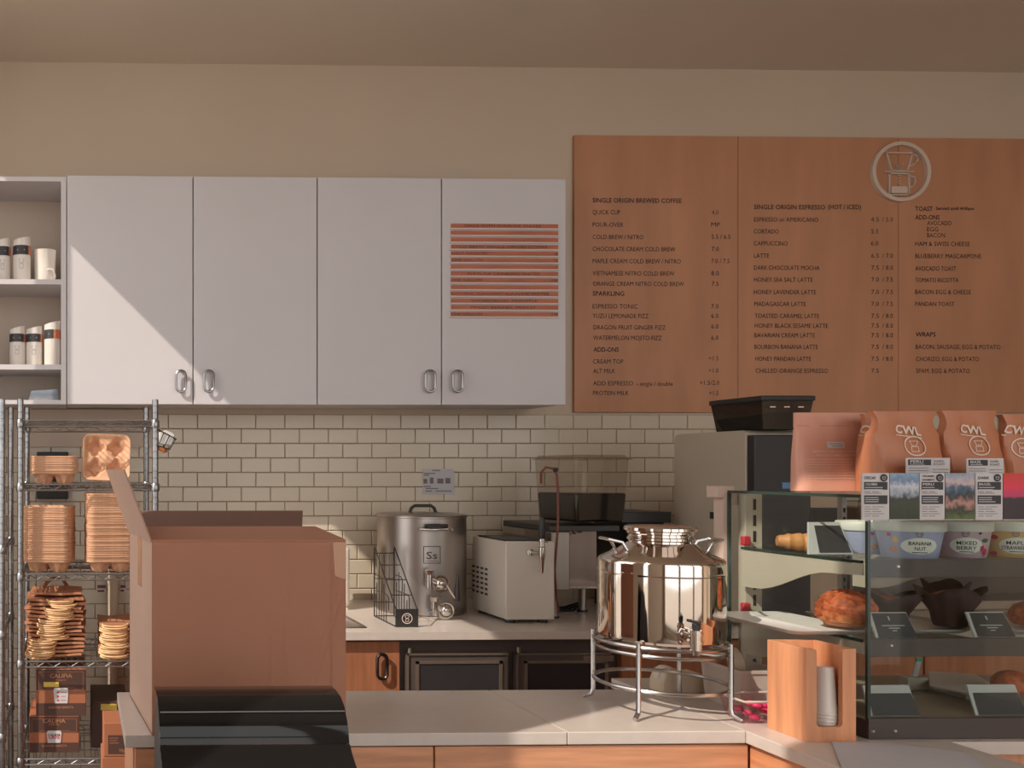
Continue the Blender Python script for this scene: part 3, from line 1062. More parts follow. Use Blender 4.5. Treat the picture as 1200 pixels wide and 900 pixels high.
tap.cyl((bx_ - .022, by_, tp.z + .048), (bx_ + .024, by_, tp.z + .044), .0025, n=8)
tp_ = tap.build('tap', m_chrome, t)
MB().lathe([(.009, .057), (.012, .07), (.0125, .1), (.0105, .135), (.006, .146)], (bx_, by_, tp.z - .005), 16).build('tap_handle', m_black, tp_)

m_dsteel = M('dark_steel', (112, 98, 90), .3, .8, var=.12, scale=4, stretch=(4, 4, .4))
# ---- cold brew dispenser with clear bowl
MY0, MY1 = 3.84, 4.28
qx0, qx1 = PX(632, MY0), PX(724, MY0)
lz = PZ(660, 692, MY0)
hz_ = PZ(660, 622, MY0)
m_col = M('column_steel', (150, 140, 132), .36, 1., var=.07, scale=3, stretch=(6, 6, .3))
t = thing('cold_brew_dispenser', 'steel cold brew dispenser on legs with a clear tank of dark coffee', 'dispenser', ((qx0 + qx1) / 2, 4.05, CT))
cx0, cx1 = PX(646, MY0), PX(668, MY0)
MB().box(cx0, cx1, MY0, MY1, lz, hz_ - .0045).build('column', m_col, t, smooth=False, bevel=.004)
MB().box(cx1, qx1, MY0 + .16, MY1, lz, hz_ - .01).build('back_panel', m_dsteel, t, smooth=False)
MB().box(PX(620, 4.08), cx0 - .001, 4.07, MY1, hz_ - .035, hz_ - .006).build('left_ledge', m_satin, t, smooth=False)
MB().cyl((PX(617, 4.11), 4.11, CT), (PX(617, 4.11), 4.11, hz_ - .036), .009, n=12).build('leg', m_offw, t)
MB().box(cx0, qx1 + .02, MY0 + .02, MY1, hz_ - .004, hz_ + .02).build('deck', m_black, t, smooth=False, bevel=.003)
MB().box(cx1 + .02, qx1, MY0 + .05, MY0 + .16, lz, lz + .012).build('drip_tray', m_chrome, t, smooth=False, bevel=.003)
for x, y in ((cx0 + .025, MY0 + .03), (cx0 + .11, MY0 + .27), (qx1 - .04, MY0 + .2), (cx0 + .025, MY1 - .03)):
    lgp = MB().cyl((x, y, CT + .008), (x, y, lz + .002), .0165, n=16).build('leg', m_satin, t)
    MB().cyl((x, y, CT), (x, y, CT + .009), .022, n=16).build('foot', m_black, lgp)
mb = MB()
for k in range(4):
    x = PX(676, MY0) + k * .022
    mb.lathe([(.007, -.028 + .004 * k), (.009, -.012), (.009, .003)], (x, MY0 + .1, hz_), 12)
mb.build('nozzles', m_chrome, t)
mb = MB()
for k in range(3):
    mb.tube([(cx0 - .03 + .02 * k, MY0 + .25, CT + .012), (cx0 + .06, MY0 + .17 + .05 * k, CT + .006), (qx1 - .08, MY0 + .2 + .04 * k, CT + .006), (qx1, MY0 + .28, CT + .03)], .006, 6)
mb.build('cable', m_black, t)
# tank (rotated a little)
N = P(676, 600, 3.85)
s_ = .262
al = R(78)
e1 = Vector((-math.cos(al), math.sin(al), 0))
e2 = Vector((math.sin(al), math.cos(al), 0))
zb = PZ(672, 613, 3.85)
zt_ = PZ(676, 533, 3.85)


def tank(inset, z0, z1, taper=.012):
    o = []
    for z, ins in ((z0, inset + taper), (z1, inset)):
        o.append([Vector((N.x, N.y, z)) + e1 * a + e2 * b for a, b in ((ins, ins), (s_ - ins, ins), (s_ - ins, s_ - ins), (ins, s_ - ins))])
    return o


zb = max(zb, hz_ + .021)
lo_, hi_ = tank(.0, zb, zt_ - .014)
mb = MB().add(lo_ + hi_, [(0, 1, 5, 4), (1, 2, 6, 5), (2, 3, 7, 6), (3, 0, 4, 7), (0, 3, 2, 1)])
tk = mb.build('tank', m_clear, t, bevel=.012, seg=3)
zq = PZ(640, 578, 3.87)
f_ = (zq - zb) / (zt_ - zb)
lo_, hi_ = tank(.004, zb + .003, zq)
hi_ = [h + (Vector((0, 0, 0))) for h in hi_]
c_ = sum(hi_, Vector()) / 4
hi_ = [c_ + (h - c_) * (1 - .03) for h in hi_]
MB().hexa(lo_, hi_).build('coffee', m_brew, t, bevel=.01)
lo_, hi_ = tank(-.006, zt_ - .02, zt_ - .012, 0)
lid_ = MB().hexa(lo_, hi_)
l2, h2_ = tank(.012, zt_ - .012, zt_, -.006)
lid_.hexa(l2, h2_)
lid_.build('tank_lid', m_clear, t, smooth=False, bevel=.002)
hp = [P(634, 566, 3.83), P(634, 554, 3.82), P(640, 547.5, 3.82), P(648, 549, 3.82), P(652.5, 556, 3.815), P(654, 580, 3.815), P(654, 612, 3.815), P(652, 640, 3.815), P(650, 668, 3.815), P(652, 700, 3.82), P(655, 716, 3.84)]
MB().tube(hp, .005, 8).build('hose', m_hose, t)
h_ = P(651, 550.5, 3.815)
MB().ball(h_, .011, .011, .009).build('hose_clamp', m_black, t)
# black tray jutting out behind
pa, pb = P(731, 600, 4.0), P(787, 612.5, 4.0)
t = thing('black_tray', 'flat black tray on a pedestal between the cold brew dispenser and the grey grinder', 'tray', ((pa.x + pb.x) / 2, 4.1, CT))
MB().box(2.355, pb.x, 4.0, 4.3, pb.z, pa.z).build('tray', m_black, t, smooth=False, bevel=.003)
MB().box(2.39, pb.x - .02, 4.02, 4.28, CT, pb.z).build('pedestal', m_black, t, smooth=False, bevel=.003)

# ---- coffee grinder
gf = 3.55 + .05
gx0 = PX(876, gf)
gx1 = PX(945, gf)
gz1 = PZ(876, 504, gf)
gy1 = gf + .45
t = thing('coffee_grinder', 'tall grey sided coffee grinder with black front and smoked hopper', 'grinder', ((gx0 + gx1) / 2, gf + .2, CT))
prof = [(gf + .01, CT + .01), (gf + .01, gz1 - .012), (gf + .02, gz1 - .003), (gf + .035, gz1), (gy1 - .035, gz1), (gy1 - .01, gz1 - .004), (gy1, gz1 - .02), (gy1, CT + .01)]
MB().prism(prof, 'X', gx0, gx1).build('housing', m_grey, t, bevel=.003)
MB().box(gx0 + .006, gx1 - .006, gf - .03, gf + .012, CT + .01, gz1 - .02).build('front_panel', m_black, t, smooth=False, bevel=.004)
for x in (gx0 + .03, gx1 - .03):
    for y in (gf + .04, gy1 - .04):
        MB().cyl((x, y, CT), (x, y, CT + .0105), .016, n=12).build('foot', m_black, t)
p = P(833, 604, gf + .2)
MB().box(gx0 - .0025, gx0 + .001, gf + .17, gf + .215, p.z - .014, p.z + .014).build('side_switch', m_dslot, t, smooth=False)
p = P(921, 569, gf - .03)
MB().box(p.x - .016, p.x + .016, gf - .033, gf - .029, p.z - .012, p.z + .012).build('blue_sticker', M('blue_sticker', (96, 140, 180), .5), t, smooth=False)
# hopper
hx0, hx1 = PX(893, gf - .06), PX(953, gf - .06)
hy0 = gf - .06
hy1 = hy0 + .29
hzt = PZ(893, 463.5, hy0)
hb = MB()
i_ = .014
hb.add([(hx0 + i_, hy0 + i_, gz1 + .001), (hx1 - i_, hy0 + i_, gz1 + .001), (hx1 - i_, hy1 - i_, gz1 + .001), (hx0 + i_, hy1 - i_, gz1 + .001),
        (hx0, hy0, hzt - .02), (hx1, hy0, hzt - .02), (hx1, hy1, hzt - .02), (hx0, hy1, hzt - .02)],
       [(0, 1, 5, 4), (1, 2, 6, 5), (2, 3, 7, 6), (3, 0, 4, 7), (0, 3, 2, 1)])
hop = hb.build('hopper', m_smoke, t, smooth=False)
MB().box(hx0 - .006, hx1 + .006, hy0 - .006, hy1 + .006, hzt - .02, hzt).build('hopper_lid', m_black, hop, smooth=False, bevel=.004)
MB().hexa([(hx0 + .03, hy0 + .03, gz1 + .004), (hx1 - .03, hy0 + .03, gz1 + .004), (hx1 - .03, hy1 - .03, gz1 + .004), (hx0 + .03, hy1 - .03, gz1 + .004)],
          [(hx0 + .012, hy0 + .012, gz1 + .06), (hx1 - .012, hy0 + .012, gz1 + .075), (hx1 - .012, hy1 - .012, gz1 + .07), (hx0 + .012, hy1 - .012, gz1 + .05)]).build('coffee_beans', M('coffee_beans', (58, 40, 34), .6, var=.5, scale=90, bump=.6, bscale=100), hop)
mb = MB()
for k in range(3):
    x = hx0 + .03 + k * .055
    mb.box(x, x + .022, hy0 - .002, hy0 - .0012, hzt - .046, hzt - .041)
mb.build('scale_marks', m_print, hop, smooth=False)

# ---- toaster oven and espresso machine seen through the pastry case
ov0, ov1 = PX(872, 3.72), PX(990, 3.72)
zt2 = PZ(930, 577, 3.72)
t = thing('toaster_oven', 'beige oven with dark glass door seen through the pastry case', 'oven', ((ov0 + ov1) / 2, 3.9, CT))
MB().box(ov0 + .18, ov1 + .0, 3.72, 4.2, CT + .02, zt2).build('body', m_rust, t, smooth=False, bevel=.006)
zz0, zz1 = PZ(930, 640, 3.72), PZ(930, 595, 3.72)
d = MB().box(ov0 + .2, PX(982, 3.72), 3.705, 3.722, zz0 - .06, zz1).build('door', m_fglass, t, smooth=False, bevel=.004)
MB().tube([(ov0 + .22, 3.69, zz0 - .03), (PX(980, 3.72), 3.69, zz0 - .03)], .007, 8).build('handle', m_chrome, d)
for x in (ov0 + .22, ov1 - .04):
    for y in (3.75, 4.15):
        MB().cyl((x, y, CT), (x, y, CT + .021), .014, n=10).build('foot', m_black, t)
ex0 = PX(1030, 3.7)
t = thing('espresso_machine', 'dark espresso machine with steel legs seen behind the pastry shelves', 'machine', (ex0 + .4, 3.95, CT))
MB().box(ex0, ex0 + .85, 3.85, 4.3, CT + .08, CT + .40).build('body', m_fridge, t, smooth=False, bevel=.02, seg=3)
MB().box(ex0 - .01, ex0 + .86, 3.66, 4.3, CT + .40, CT + .47).build('cup_tray', m_satin, t, smooth=False, bevel=.008)
MB().box(ex0, ex0 + .85, 3.64, 3.852, CT + .06, CT + .1).build('drip_tray', m_satin, t, smooth=False, bevel=.006)
for k in range(2):
    x = ex0 + .2 + k * .38
    gh = MB().cyl((x, 3.76, CT + .4), (x, 3.76, CT + .3), .04, .036, 20).build('group_head', m_chrome, t)
    MB().cyl((x, 3.74, CT + .31), (x - .02, 3.6, CT + .3), .014, .011, 12).build('portafilter', m_black, gh)
for x in (ex0 + .05, ex0 + .8):
    for y in (3.7, 4.2):
        MB().cyl((x, y, CT), (x, y, CT + .081), .018, n=12).build('leg', m_chrome, t)

# ================================================================== WIRE SHELVING
SHY0, SHY1 = 3.67, 4.15
sx0, sx1 = PX(24, SHY0), PX(182, SHY0)
ZS = [PZ(100, y, SHY0) for y in (492.5, 567, 672, 774, 888)]
ZTOP = PZ(24, 469.5, SHY0)


def wire_shelving(label, x0, x1, y0, y1, zs, ztop):
    t = thing('wire_shelving', label, 'shelving', ((x0 + x1) / 2, (y0 + y1) / 2, 0), 'chrome wire shelving units')
    prof = []
    z = .03
    while z < ztop - .01:
        prof += [(.0125, z), (.0125, z + .0215), (.0108, z + .0225), (.0108, z + .0245)]
        z += .0255
    prof = [(.014, 0), (.014, .028)] + prof + [(.0125, ztop - .004), (.009, ztop)]
    for x in (x0, x1):
        for y in (y0, y1):
            MB().lathe(prof, (x, y, 0), 12).build('post', m_wire, t)
    for z in zs:
        zl = z - .025
        mb = MB()
        for zz, r in ((z - .003, .004), (zl, .0036)):
            for y in (y0, y1):
                mb.cyl((x0, y, zz), (x1, y, zz), r, n=8)
            for x in (x0, x1):
                mb.cyl((x, y0, zz), (x, y1, zz), r, n=8)
        sh = mb.build('shelf_frame', m_wire, t, kind='stuff')
        mb = MB()
        n = 16
        for y in (y0, y1):
            pts = [(x0 + (x1 - x0) * i / n, y, (z - .004) if i % 2 else zl + .001) for i in range(n + 1)]
            mb.tube(pts, .0025, 6)
        for x in (x0, x1):
            pts = [(x, y0 + (y1 - y0) * i / 10, (z - .004) if i % 2 else zl + .001) for i in range(11)]
            mb.tube(pts, .0025, 6)
        mb.build('zigzag_truss', m_wire, sh, kind='stuff')
        mb = MB()
        k = int((x1 - x0) / .024)
        for i in range(1, k):
            x = x0 + (x1 - x0) * i / k
            mb.cyl((x, y0, z - .0018), (x, y1, z - .0018), .0016, n=5, cap=False)
        for q in (.25, .5, .75):
            y = y0 + (y1 - y0) * q
            mb.cyl((x0, y, z - .006), (x1, y, z - .006), .003, n=6, cap=False)
        mb.build('deck_wires', m_wire, sh, kind='stuff')
        for x in (x0, x1):
            for y in (y0, y1):
                MB().lathe([(.0155, z - .03), (.0175, z - .026), (.016, z), (.0135, z + .003)], (x, y, 0), 12).build('collar', m_wire, sh)
    return t


wire_shelving('chrome wire shelving unit stacked with cup carriers and paper bags', sx0, sx1, SHY0, SHY1, ZS, ZTOP)
lx1 = PX(2.5, SHY0)
wire_shelving('chrome wire shelving post and shelf ends beside the carrier shelving, by the side wall', XL + .05, lx1, SHY0, SHY1,
              [PZ(5, y, SHY0) for y in (640, 740, 860)], PZ(3, 472, SHY0))

# ---- pulp cup carriers
def carrier_mesh(nn=26, a=.095, h=.048):
    mb = MB()
    def hf(u, v):
        x = (u * 2 - 1)
        y = (v * 2 - 1)
        e = max(abs(x), abs(y))
        # rounded-square outline
        px_, py_ = x * a, y * a
        rr_ = .03
        qx, qy = abs(px_) - (a - rr_), abs(py_) - (a - rr_)
        if qx > 0 and qy > 0:
            l = math.hypot(qx, qy)
            lim = max(abs(qx), abs(qy))
            f = lim / l if l > 0 else 1
            px_ = math.copysign((a - rr_) + qx * f, px_)
            py_ = math.copysign((a - rr_) + qy * f, py_)
        z = h
        if e < .94:
            k = min(1, (.94 - e) / .12)
            z = h - .014 * k
            wx, wy = abs(x) - .44, abs(y) - .44
            d = math.hypot(wx, wy)
            ang = math.atan2(wy, wx)
            lim = .36 * (1 + .16 * math.cos(4 * ang))
            if d < lim:
                z -= (h - .014) * min(1, (lim - d) / .14) * 1.0
            c = math.hypot(x, y)
            if c < .2:
                z += .008 * (1 - c / .2)
        return (px_, py_, max(z, 0))
    mb.grid(hf, nn, nn)
    # outer lip turned down
    n = 40
    return mb, hf


cm, hf_ = carrier_mesh()
m_ = len(cm.v)
ring_ = []
NN = 26
for i in range(NN): ring_.append(i)
for j in range(NN): ring_.append(j * (NN + 1) + NN)
for i in range(NN, 0, -1): ring_.append(NN * (NN + 1) + i)
for j in range(NN, 0, -1): ring_.append(j * (NN + 1))
low = []
for i in ring_:
    x, y, z = cm.v[i]
    low.append((x * 1.012, y * 1.012, z - .0086))
cm.v += low
k_n = len(ring_)
cm.f += [(ring_[i], m_ + i, m_ + (i + 1) % k_n, ring_[(i + 1) % k_n]) for i in range(k_n)]
carrier0 = None


def carrier(loc, rot, label, group):
    global carrier0
    if carrier0 is None:
        o = cm.build('cup_carrier', m_pulp, None, local=True, normals=False)
        d = o.modifiers.new('solid', 'SOLIDIFY')
        d.thickness = .002
        carrier0 = o
    else:
        o = carrier0.copy()
        COL.objects.link(o)
    o.location = loc
    o.rotation_euler = rot
    tag(o, label, 'cup carrier', group)
    return o


def carrier_stack(px0, px1, py_top, zbase, Y, rot, where, group, pitch=.0088):
    cx = PX((px0 + px1) / 2, Y)
    cy = Y + .1
    hgt = PZ(60, py_top, Y) - zbase
    n = int((hgt - .048) / pitch) + 1
    ORD = ['topmost', 'second', 'third', 'fourth', 'fifth', 'sixth', 'seventh', 'eighth', 'ninth', 'tenth', 'eleventh', 'twelfth', 'thirteenth', 'fourteenth', 'fifteenth',
           'sixteenth', 'seventeenth', 'eighteenth', 'nineteenth', 'twentieth']
    ORD += ['twenty-' + w_ for w_ in ('first', 'second', 'third', 'fourth', 'fifth', 'sixth', 'seventh', 'eighth', 'ninth')] + ['thirtieth', 'thirty-first', 'thirty-second', 'thirty-third', 'thirty-fourth']
    for i in range(n):
        od = ORD[n - 1 - i]
        label = ('brown pulp cup carrier, %s of %s' % (od, where)) if i == n - 1 else ('brown pulp cup carrier, %s from the top of %s' % (od, where))
        if i == 0:
            label = 'brown pulp cup carrier, lowest of ' + where
        carrier((cx + random.uniform(-.0015, .0015), cy + random.uniform(-.0015, .0015), zbase + i * pitch), (0, 0, R(rot) + random.uniform(-.012, .012)), label, group)


carrier_stack(31, 84, 592, ZS[2], 3.70, -7, 'the tall stack under the short one', 'carriers in the tall stack under the short stack', .0088)
carrier_stack(100, 158, 578, ZS[2], 3.70, 3, 'the tallest stack, by the cardboard box', 'carriers in the tallest stack', .0088)
carrier_stack(35, 91, 533, ZS[1], 3.71, 0, 'the short stack on the upper shelf', 'carriers in the short stack', .0088)
c_ = P(124.5, 567, 3.76)
carrier((c_.x, 3.81, ZS[1] + .096), (R(78), R(2), 0), 'brown pulp cup carrier propped upright with its wells showing', None)

# dark panel on the wall behind, pipe and labels
pa, pb = P(43, 529.5, 4.4), P(80, 585, 4.4)
tag(MB().box(pa.x, pb.x, 4.4, 4.44, pb.z, pa.z).build('dark_wall_panel', m_black, smooth=False, bevel=.004), 'black flat panel on the tiles behind the carrier shelving', 'panel')
pa, pb = P(126, 676, 4.38), P(139, 732, 4.38)
t = thing('wall_pipe', 'painted vertical drain pipe on the tiles behind the paper bags', 'pipe', ((pa.x + pb.x) / 2, 4.41, .2))
pr = (pb.x - pa.x) / 2
MB().cyl(((pa.x + pb.x) / 2, 4.41, .2), ((pa.x + pb.x) / 2, 4.41, PZ(130, 640, 4.41)), pr, n=20).build('pipe', m_pipe, t)
MB().cyl(((pa.x + pb.x) / 2, 4.41, PZ(130, 684, 4.41)), ((pa.x + pb.x) / 2, 4.41, PZ(130, 678, 4.41)), pr * 1.08, n=20).build('coupling', m_pipe, t)
for (a, b, c, d, l) in ((113.5, 124.8, 685, 695, 'small red and white warning label beside the pipe, nearer the bags'), (140.5, 148, 685, 694.5, 'small red and white warning label between pipe and cardboard box')):
    q0, q1 = P(a, c, 4.43), P(b, d, 4.43)
    t = thing('warning_label', l, 'label', ((q0.x + q1.x) / 2, 4.435, q1.z))
    MB().box(q0.x, q1.x, 4.4365, 4.4385, q1.z, q0.z).build('plate', m_tagw, t, smooth=False)
    h = q0.z - q1.z
    mb = MB()
    rect(mb, q0.x + .003, q1.x - .003, q1.z + h * .55, q0.z - .003, 4.436)
    rect(mb, q0.x + .003, q1.x - .01, q1.z + h * .1, q1.z + h * .35, 4.436)
    mb.build('printing', M('label_red', (130, 70, 62), .6), t, smooth=False, normals=False, kind='stuff')

# ---- little wire basket hung on the shelving post
bp = P(195, 515, 3.66)
t = thing('small_wire_basket', 'small wire basket with clear plastic pieces hung on the shelving post', 'basket', (sx1 + .04, 3.66, bp.z - .05))
def bpt(x, y): return P(130 + x / 9, 460 + y / 9, 3.655)
mb = MB()
for pts in ([(500, 390), (690, 490), (620, 600), (500, 560)], [(560, 420), (510, 540)], [(620, 450), (560, 575)]):
    mb.tube([bpt(*p) for p in pts], .0022, 6)
    mb.tube([bpt(*p) + Vector((0, .05, 0)) for p in pts], .0022, 6)
for p in ((690, 490), (620, 600), (500, 560), (500, 390)):
    mb.tube([bpt(*p), bpt(*p) + Vector((0, .05, 0))], .0022, 6)
mb.build('basket', m_black, t, kind='stuff')
mb = MB()
a, b, c, d = bpt(505, 420), bpt(585, 395), bpt(680, 440), bpt(640, 560)
a2 = bpt(510, 540)
mb.prism([(p.x, p.z) for p in (a, b, c, d, a2)], 'Y', 3.66, 3.70)
mb.build('clear_cup', M('frosted_plastic', (206, 200, 194), .2, var=.05), t, bevel=.004)
q = bpt(540, 600)
MB().tube([q + Vector((-.012, .02, .008)), q + Vector((.008, .02, -.004)), q + Vector((.02, .03, -.006))], [.008, .01, .006], 10).build('orange_tool', m_nut, t)

# ---- paper bags with twisted handles
bagm = None


def bag_mesh(wd, dp, seed):
    rnd = random.Random(seed)
    mb = MB()
    ph = rnd.uniform(0, 6)
    def fn(s):
        return lambda u, v: ((u - .5) * wd, (v - .5) * dp, .0045 * s + .0042 * math.sin(u * 7 + ph) * math.sin(v * 5 + ph))
    nu, nv = 8, 6
    k = len(mb.v)
    mb.grid(fn(1), nu, nv)
    mb.grid(fn(-1), nu, nv)
    n1 = (nu + 1) * (nv + 1)
    def idx(i, j): return j * (nu + 1) + i
    bd = [idx(i, 0) for i in range(nu)] + [idx(nu, j) for j in range(nv)] + [idx(i, nv) for i in range(nu, 0, -1)] + [idx(0, j) for j in range(nv, 0, -1)]
    mb.f += [(bd[i], bd[(i + 1) % len(bd)], n1 + bd[(i + 1) % len(bd)], n1 + bd[i]) for i in range(len(bd))]
    return mb


def paper_bag(x, y, z, rz, wd, dp, hx, label, group, seed):
    rnd = random.Random(seed)
    t = thing('paper_bag', label, 'paper bag', (x, y, z), group)
    t.rotation_euler = (0, 0, rz)
    bag_mesh(wd, dp, seed).build('body', m_kraft, t, local=True)
    for s in (0, 1):
        w2 = .052 + rnd.uniform(-.004, .004)
        d2 = .034 + rnd.uniform(-.006, .008)
        pts = []
        for i in range(13):
            a = PI * i / 12
            pts.append((hx + w2 * math.cos(a) + rnd.uniform(-.001, .001), -dp / 2 + .004 - d2 * math.sin(a) ** .7, (.004 if s else -.004) - .006 * math.sin(a)))
        MB().tube(pts, .0034, 6).build('handle', m_twine, t, local=True)
    return t


bz = ZS[3]
NTH = ['lowest', 'second lowest', 'third lowest', 'fourth lowest', 'fifth lowest', 'sixth lowest', 'seventh lowest', 'eighth lowest', 'ninth lowest', 'tenth lowest', 'eleventh lowest', 'twelfth lowest',
       'third from the top', 'second from the top', 'topmost']
LB1 = 'folded kraft bag with pale twisted handles, %s of the wide pile'
LB2 = 'folded kraft bag with pale twisted handles, %s of the pile by the cardboard box'
bx_a, bx_b = PX(29, 3.72), PX(101, 3.72)
bw = bx_b - bx_a
seq = [(.048, 6), (.0, 0)]
for i in range(15):
    grp = i // 5
    hx = [-.055, -.012, .02][grp]
    sh = [0.0, .004, .0][grp]
    paper_bag((bx_a + bx_b) / 2 + sh + random.uniform(-.006, .006), 3.86 + random.uniform(-.004, .004), bz + .008 + i * .0155, random.uniform(-.09, .09), bw * .93, .24, hx, LB1 % NTH[i],
              'kraft bags in the wide pile', 100 + i)
bx_c = PX(136, 3.72)
for i in range(9):
    paper_bag(bx_c + .02 + random.uniform(-.004, .004), 3.86, bz + .008 + i * .0148, random.uniform(-.04, .04), .17, .24, -.028 + random.uniform(-.004, .004), LB2 % (NTH[i] if i < 8 else 'topmost'),
              'kraft bags in the small pile', 140 + i)
# one bag lying on top with handles up at the back
t = thing('paper_bag', 'kraft bag lying on top of the wide bag pile with its handle loops standing up', 'paper bag', ((bx_a + bx_b) / 2, 3.88, bz + .008 + 15 * .0155))
bag_mesh(bw * .86, .2, 5).xform(lambda v: Vector((v.x, v.y, v.z + .006 + .02 * max(0, v.y + .02)))).build('body', m_kraft, t, local=True)
for s in range(4):
    pts = []
    for i in range(13):
        a = PI * i / 12
        pts.append((-.01 + .048 * math.cos(a) + .004 * s, .05 + s * .012, .004 + (.052 - .004 * s) * math.sin(a)))
    MB().tube(pts, .0034, 6).build('handle', M('dark_cord', (150, 92, 64), .7) if s == 0 else bpy.data.materials['dark_cord'], t, local=True)

# ---- cartons on the bottom shelf
def carton(px0, px1, py0, py1, Y, depth, label, title, sub, badge, upper=True, zb=None):
    a, b = P(px0, py0, Y), P(px1, py1, Y)
    z1 = a.z
    z0 = b.z if zb is None else zb
    t = thing('milk_carton_case', label, 'carton', ((a.x + b.x) / 2, Y + depth / 2, z0), 'almond milk cases on the bottom shelf')
    MB().box(a.x, b.x, Y, Y + depth, z0, z1).build('box', m_case, t, smooth=False, bevel=.003)
    h = z1 - z0
    wd = b.x - a.x
    pn = MB().box(a.x + .002, b.x - .002, Y - .0012, Y + .001, z1 - h * .45, z1 - .003).build('printed_panel', m_caseb, t, smooth=False)
    pn2 = MB().box(a.x + .002, b.x - .002, Y - .0012, Y + .001, z0 + .002, z0 + h * .27).build('printed_panel', m_caseb, t, smooth=False)
    cx = (a.x + b.x) / 2
    mb = MB()
    put_text(mb, title, cx, z1 - h * .185, Y - .0022, .016, wd * .45, .02, 'C')
    put_text(mb, 'FARMS', cx, z1 - h * .26, Y - .0022, .008, wd * .2, .0, 'C')
    line2(mb, [(cx - wd * .3, z1 - h * .4), (cx + wd * .3, z1 - h * .4)], .0012, Y - .0022)
    line2(mb, [(a.x + .012, z1 - .012), (b.x - .012, z1 - .012), (b.x - .012, z1 - h * .44), (a.x + .012, z1 - h * .44)], .0012, Y - .0022, None, True)
    mb.build('lettering', M('carton_print', (176, 120, 90), .6) if 'carton_print' not in bpy.data.materials else bpy.data.materials['carton_print'], pn, smooth=False, normals=False, kind='stuff')
    mb = MB()
    put_text(mb, sub, cx, z0 + h * .16, Y - .0022, .009, wd * .5, .01, 'C')
    mb.build('lettering', bpy.data.materials['carton_print'], pn2, smooth=False, normals=False)
    bz0, bz1 = z0 + h * .27, z0 + h * .6
    bg_ = MB()
    bw_ = wd * .15
    bg_.prism([(cx - bw_ * .85, bz0), (cx + bw_ * .85, bz0), (cx + bw_, bz1 - .008), (cx + bw_ * .8, bz1), (cx - bw_ * .8, bz1), (cx - bw_, bz1 - .008)], 'Y', Y - .003, Y + .0005)
    bd_ = bg_.build('printed_carafe', m_tagw, t, smooth=False)
    mb = MB()
    if badge:
        put_text(mb, title, cx, bz1 - .02, Y - .0034, .008, bw_ * 1.7, .02, 'C')
        mb.build('lettering', m_ink, bd_, smooth=False, normals=False)
        mb = MB()
        put_text(mb, badge, cx, bz0 + .016, Y - .0034, .014, bw_ * 1.6, .02, 'C')
        mb.build('lettering', m_berry, bd_, smooth=False, normals=False)
    else:
        for k in range(3):
            disc(mb, cx - bw_ * .4, bz0 + .012 + k * .016, .005, .004, Y - .0034, 10)
            line2(mb, [(cx, bz0 + .012 + k * .016), (cx + bw_ * .6, bz0 + .012 + k * .016)], .002, Y - .0034)
        mb.build('printed_marks', m_berry, bd_, smooth=False, normals=False, kind='stuff')
    return t


carton(34, 93, 839, 893, 3.74, .3, 'brown printed almond milk case at the bottom of the shelf stack', 'CALIFIA', 'ALMOND BARISTA', 'ALMOND', zb=ZS[4])
zc = PZ(60, 839, 3.74)
tt = carton(42, 101, 784, 838, 3.74, .3, 'brown printed almond milk case on top of another, with a yellow label', 'CALIFIA', 'ALMOND BARISTA', '', zb=zc)
pa, pb = P(51, 799.5, 3.736), P(69, 805, 3.736)
MB().box(pa.x, pb.x, 3.7365, 3.7385, pb.z, pa.z).build('yellow_label', M('yellow_label', (222, 190, 90), .5), tt, smooth=False)
# brown case at the back right
a, b = P(107, 822, 3.8), P(150, 893, 3.8)
t = thing('brown_case', 'dark brown case with a yellow label behind the small orange cartons', 'carton', ((a.x + b.x) / 2, 3.95, ZS[4]))
MB().box(a.x, b.x, 3.8, 4.1, ZS[4], a.z).build('box', m_caseb, t, smooth=False, bevel=.003)
pa, pb = P(118, 825, 3.798), P(137, 832, 3.798)
MB().box(pa.x, pb.x, 3.7975, 3.801, pb.z, pa.z).build('yellow_label', bpy.data.materials['yellow_label'], t, smooth=False)
# stack of small cartons on the floor before the shelf
ztop_ = PZ(130, 847, 3.4)
bh = ztop_ / 5
for k in range(5):
    x0 = PX(118 + (1.5 if k % 2 else 3.5), 3.4)
    lab = ['orange carton at the foot of the floor stack before the wire shelving', 'orange carton second from the floor in the stack before the wire shelving', 'orange carton in the middle of the floor stack before the wire shelving',
           'orange carton second from the top of the floor stack by the counter end', 'orange carton with brown label on top of the floor stack by the counter end'][k]
    t = thing('small_carton', lab, 'carton', (x0 + .1, 3.5, k * bh), 'orange cartons stacked on the floor')
    MB().box(x0, x0 + .2, 3.4, 3.58, k * bh + .0005, (k + 1) * bh - .0005).build('box', m_case, t, smooth=False, bevel=.003)
    lb_ = MB().box(x0 + .016, x0 + .15, 3.3985, 3.4005, k * bh + .012, (k + 1) * bh - .045).build('printed_panel', m_caseb, t, smooth=False)
    mb = MB()
    for q, wq in enumerate((.03, .026, .032)):
        line2(mb, [(x0 + .022, (k + 1) * bh - .055 - q * .009), (x0 + .022 + wq, (k + 1) * bh - .055 - q * .009)], .002, 3.398)
    put_text(mb, 'TEA', x0 + .055, k * bh + .018, 3.398, .011, None, .01)
    mb.build('lettering', bpy.data.materials['carton_print'], lb_, smooth=False, normals=False, kind='stuff')

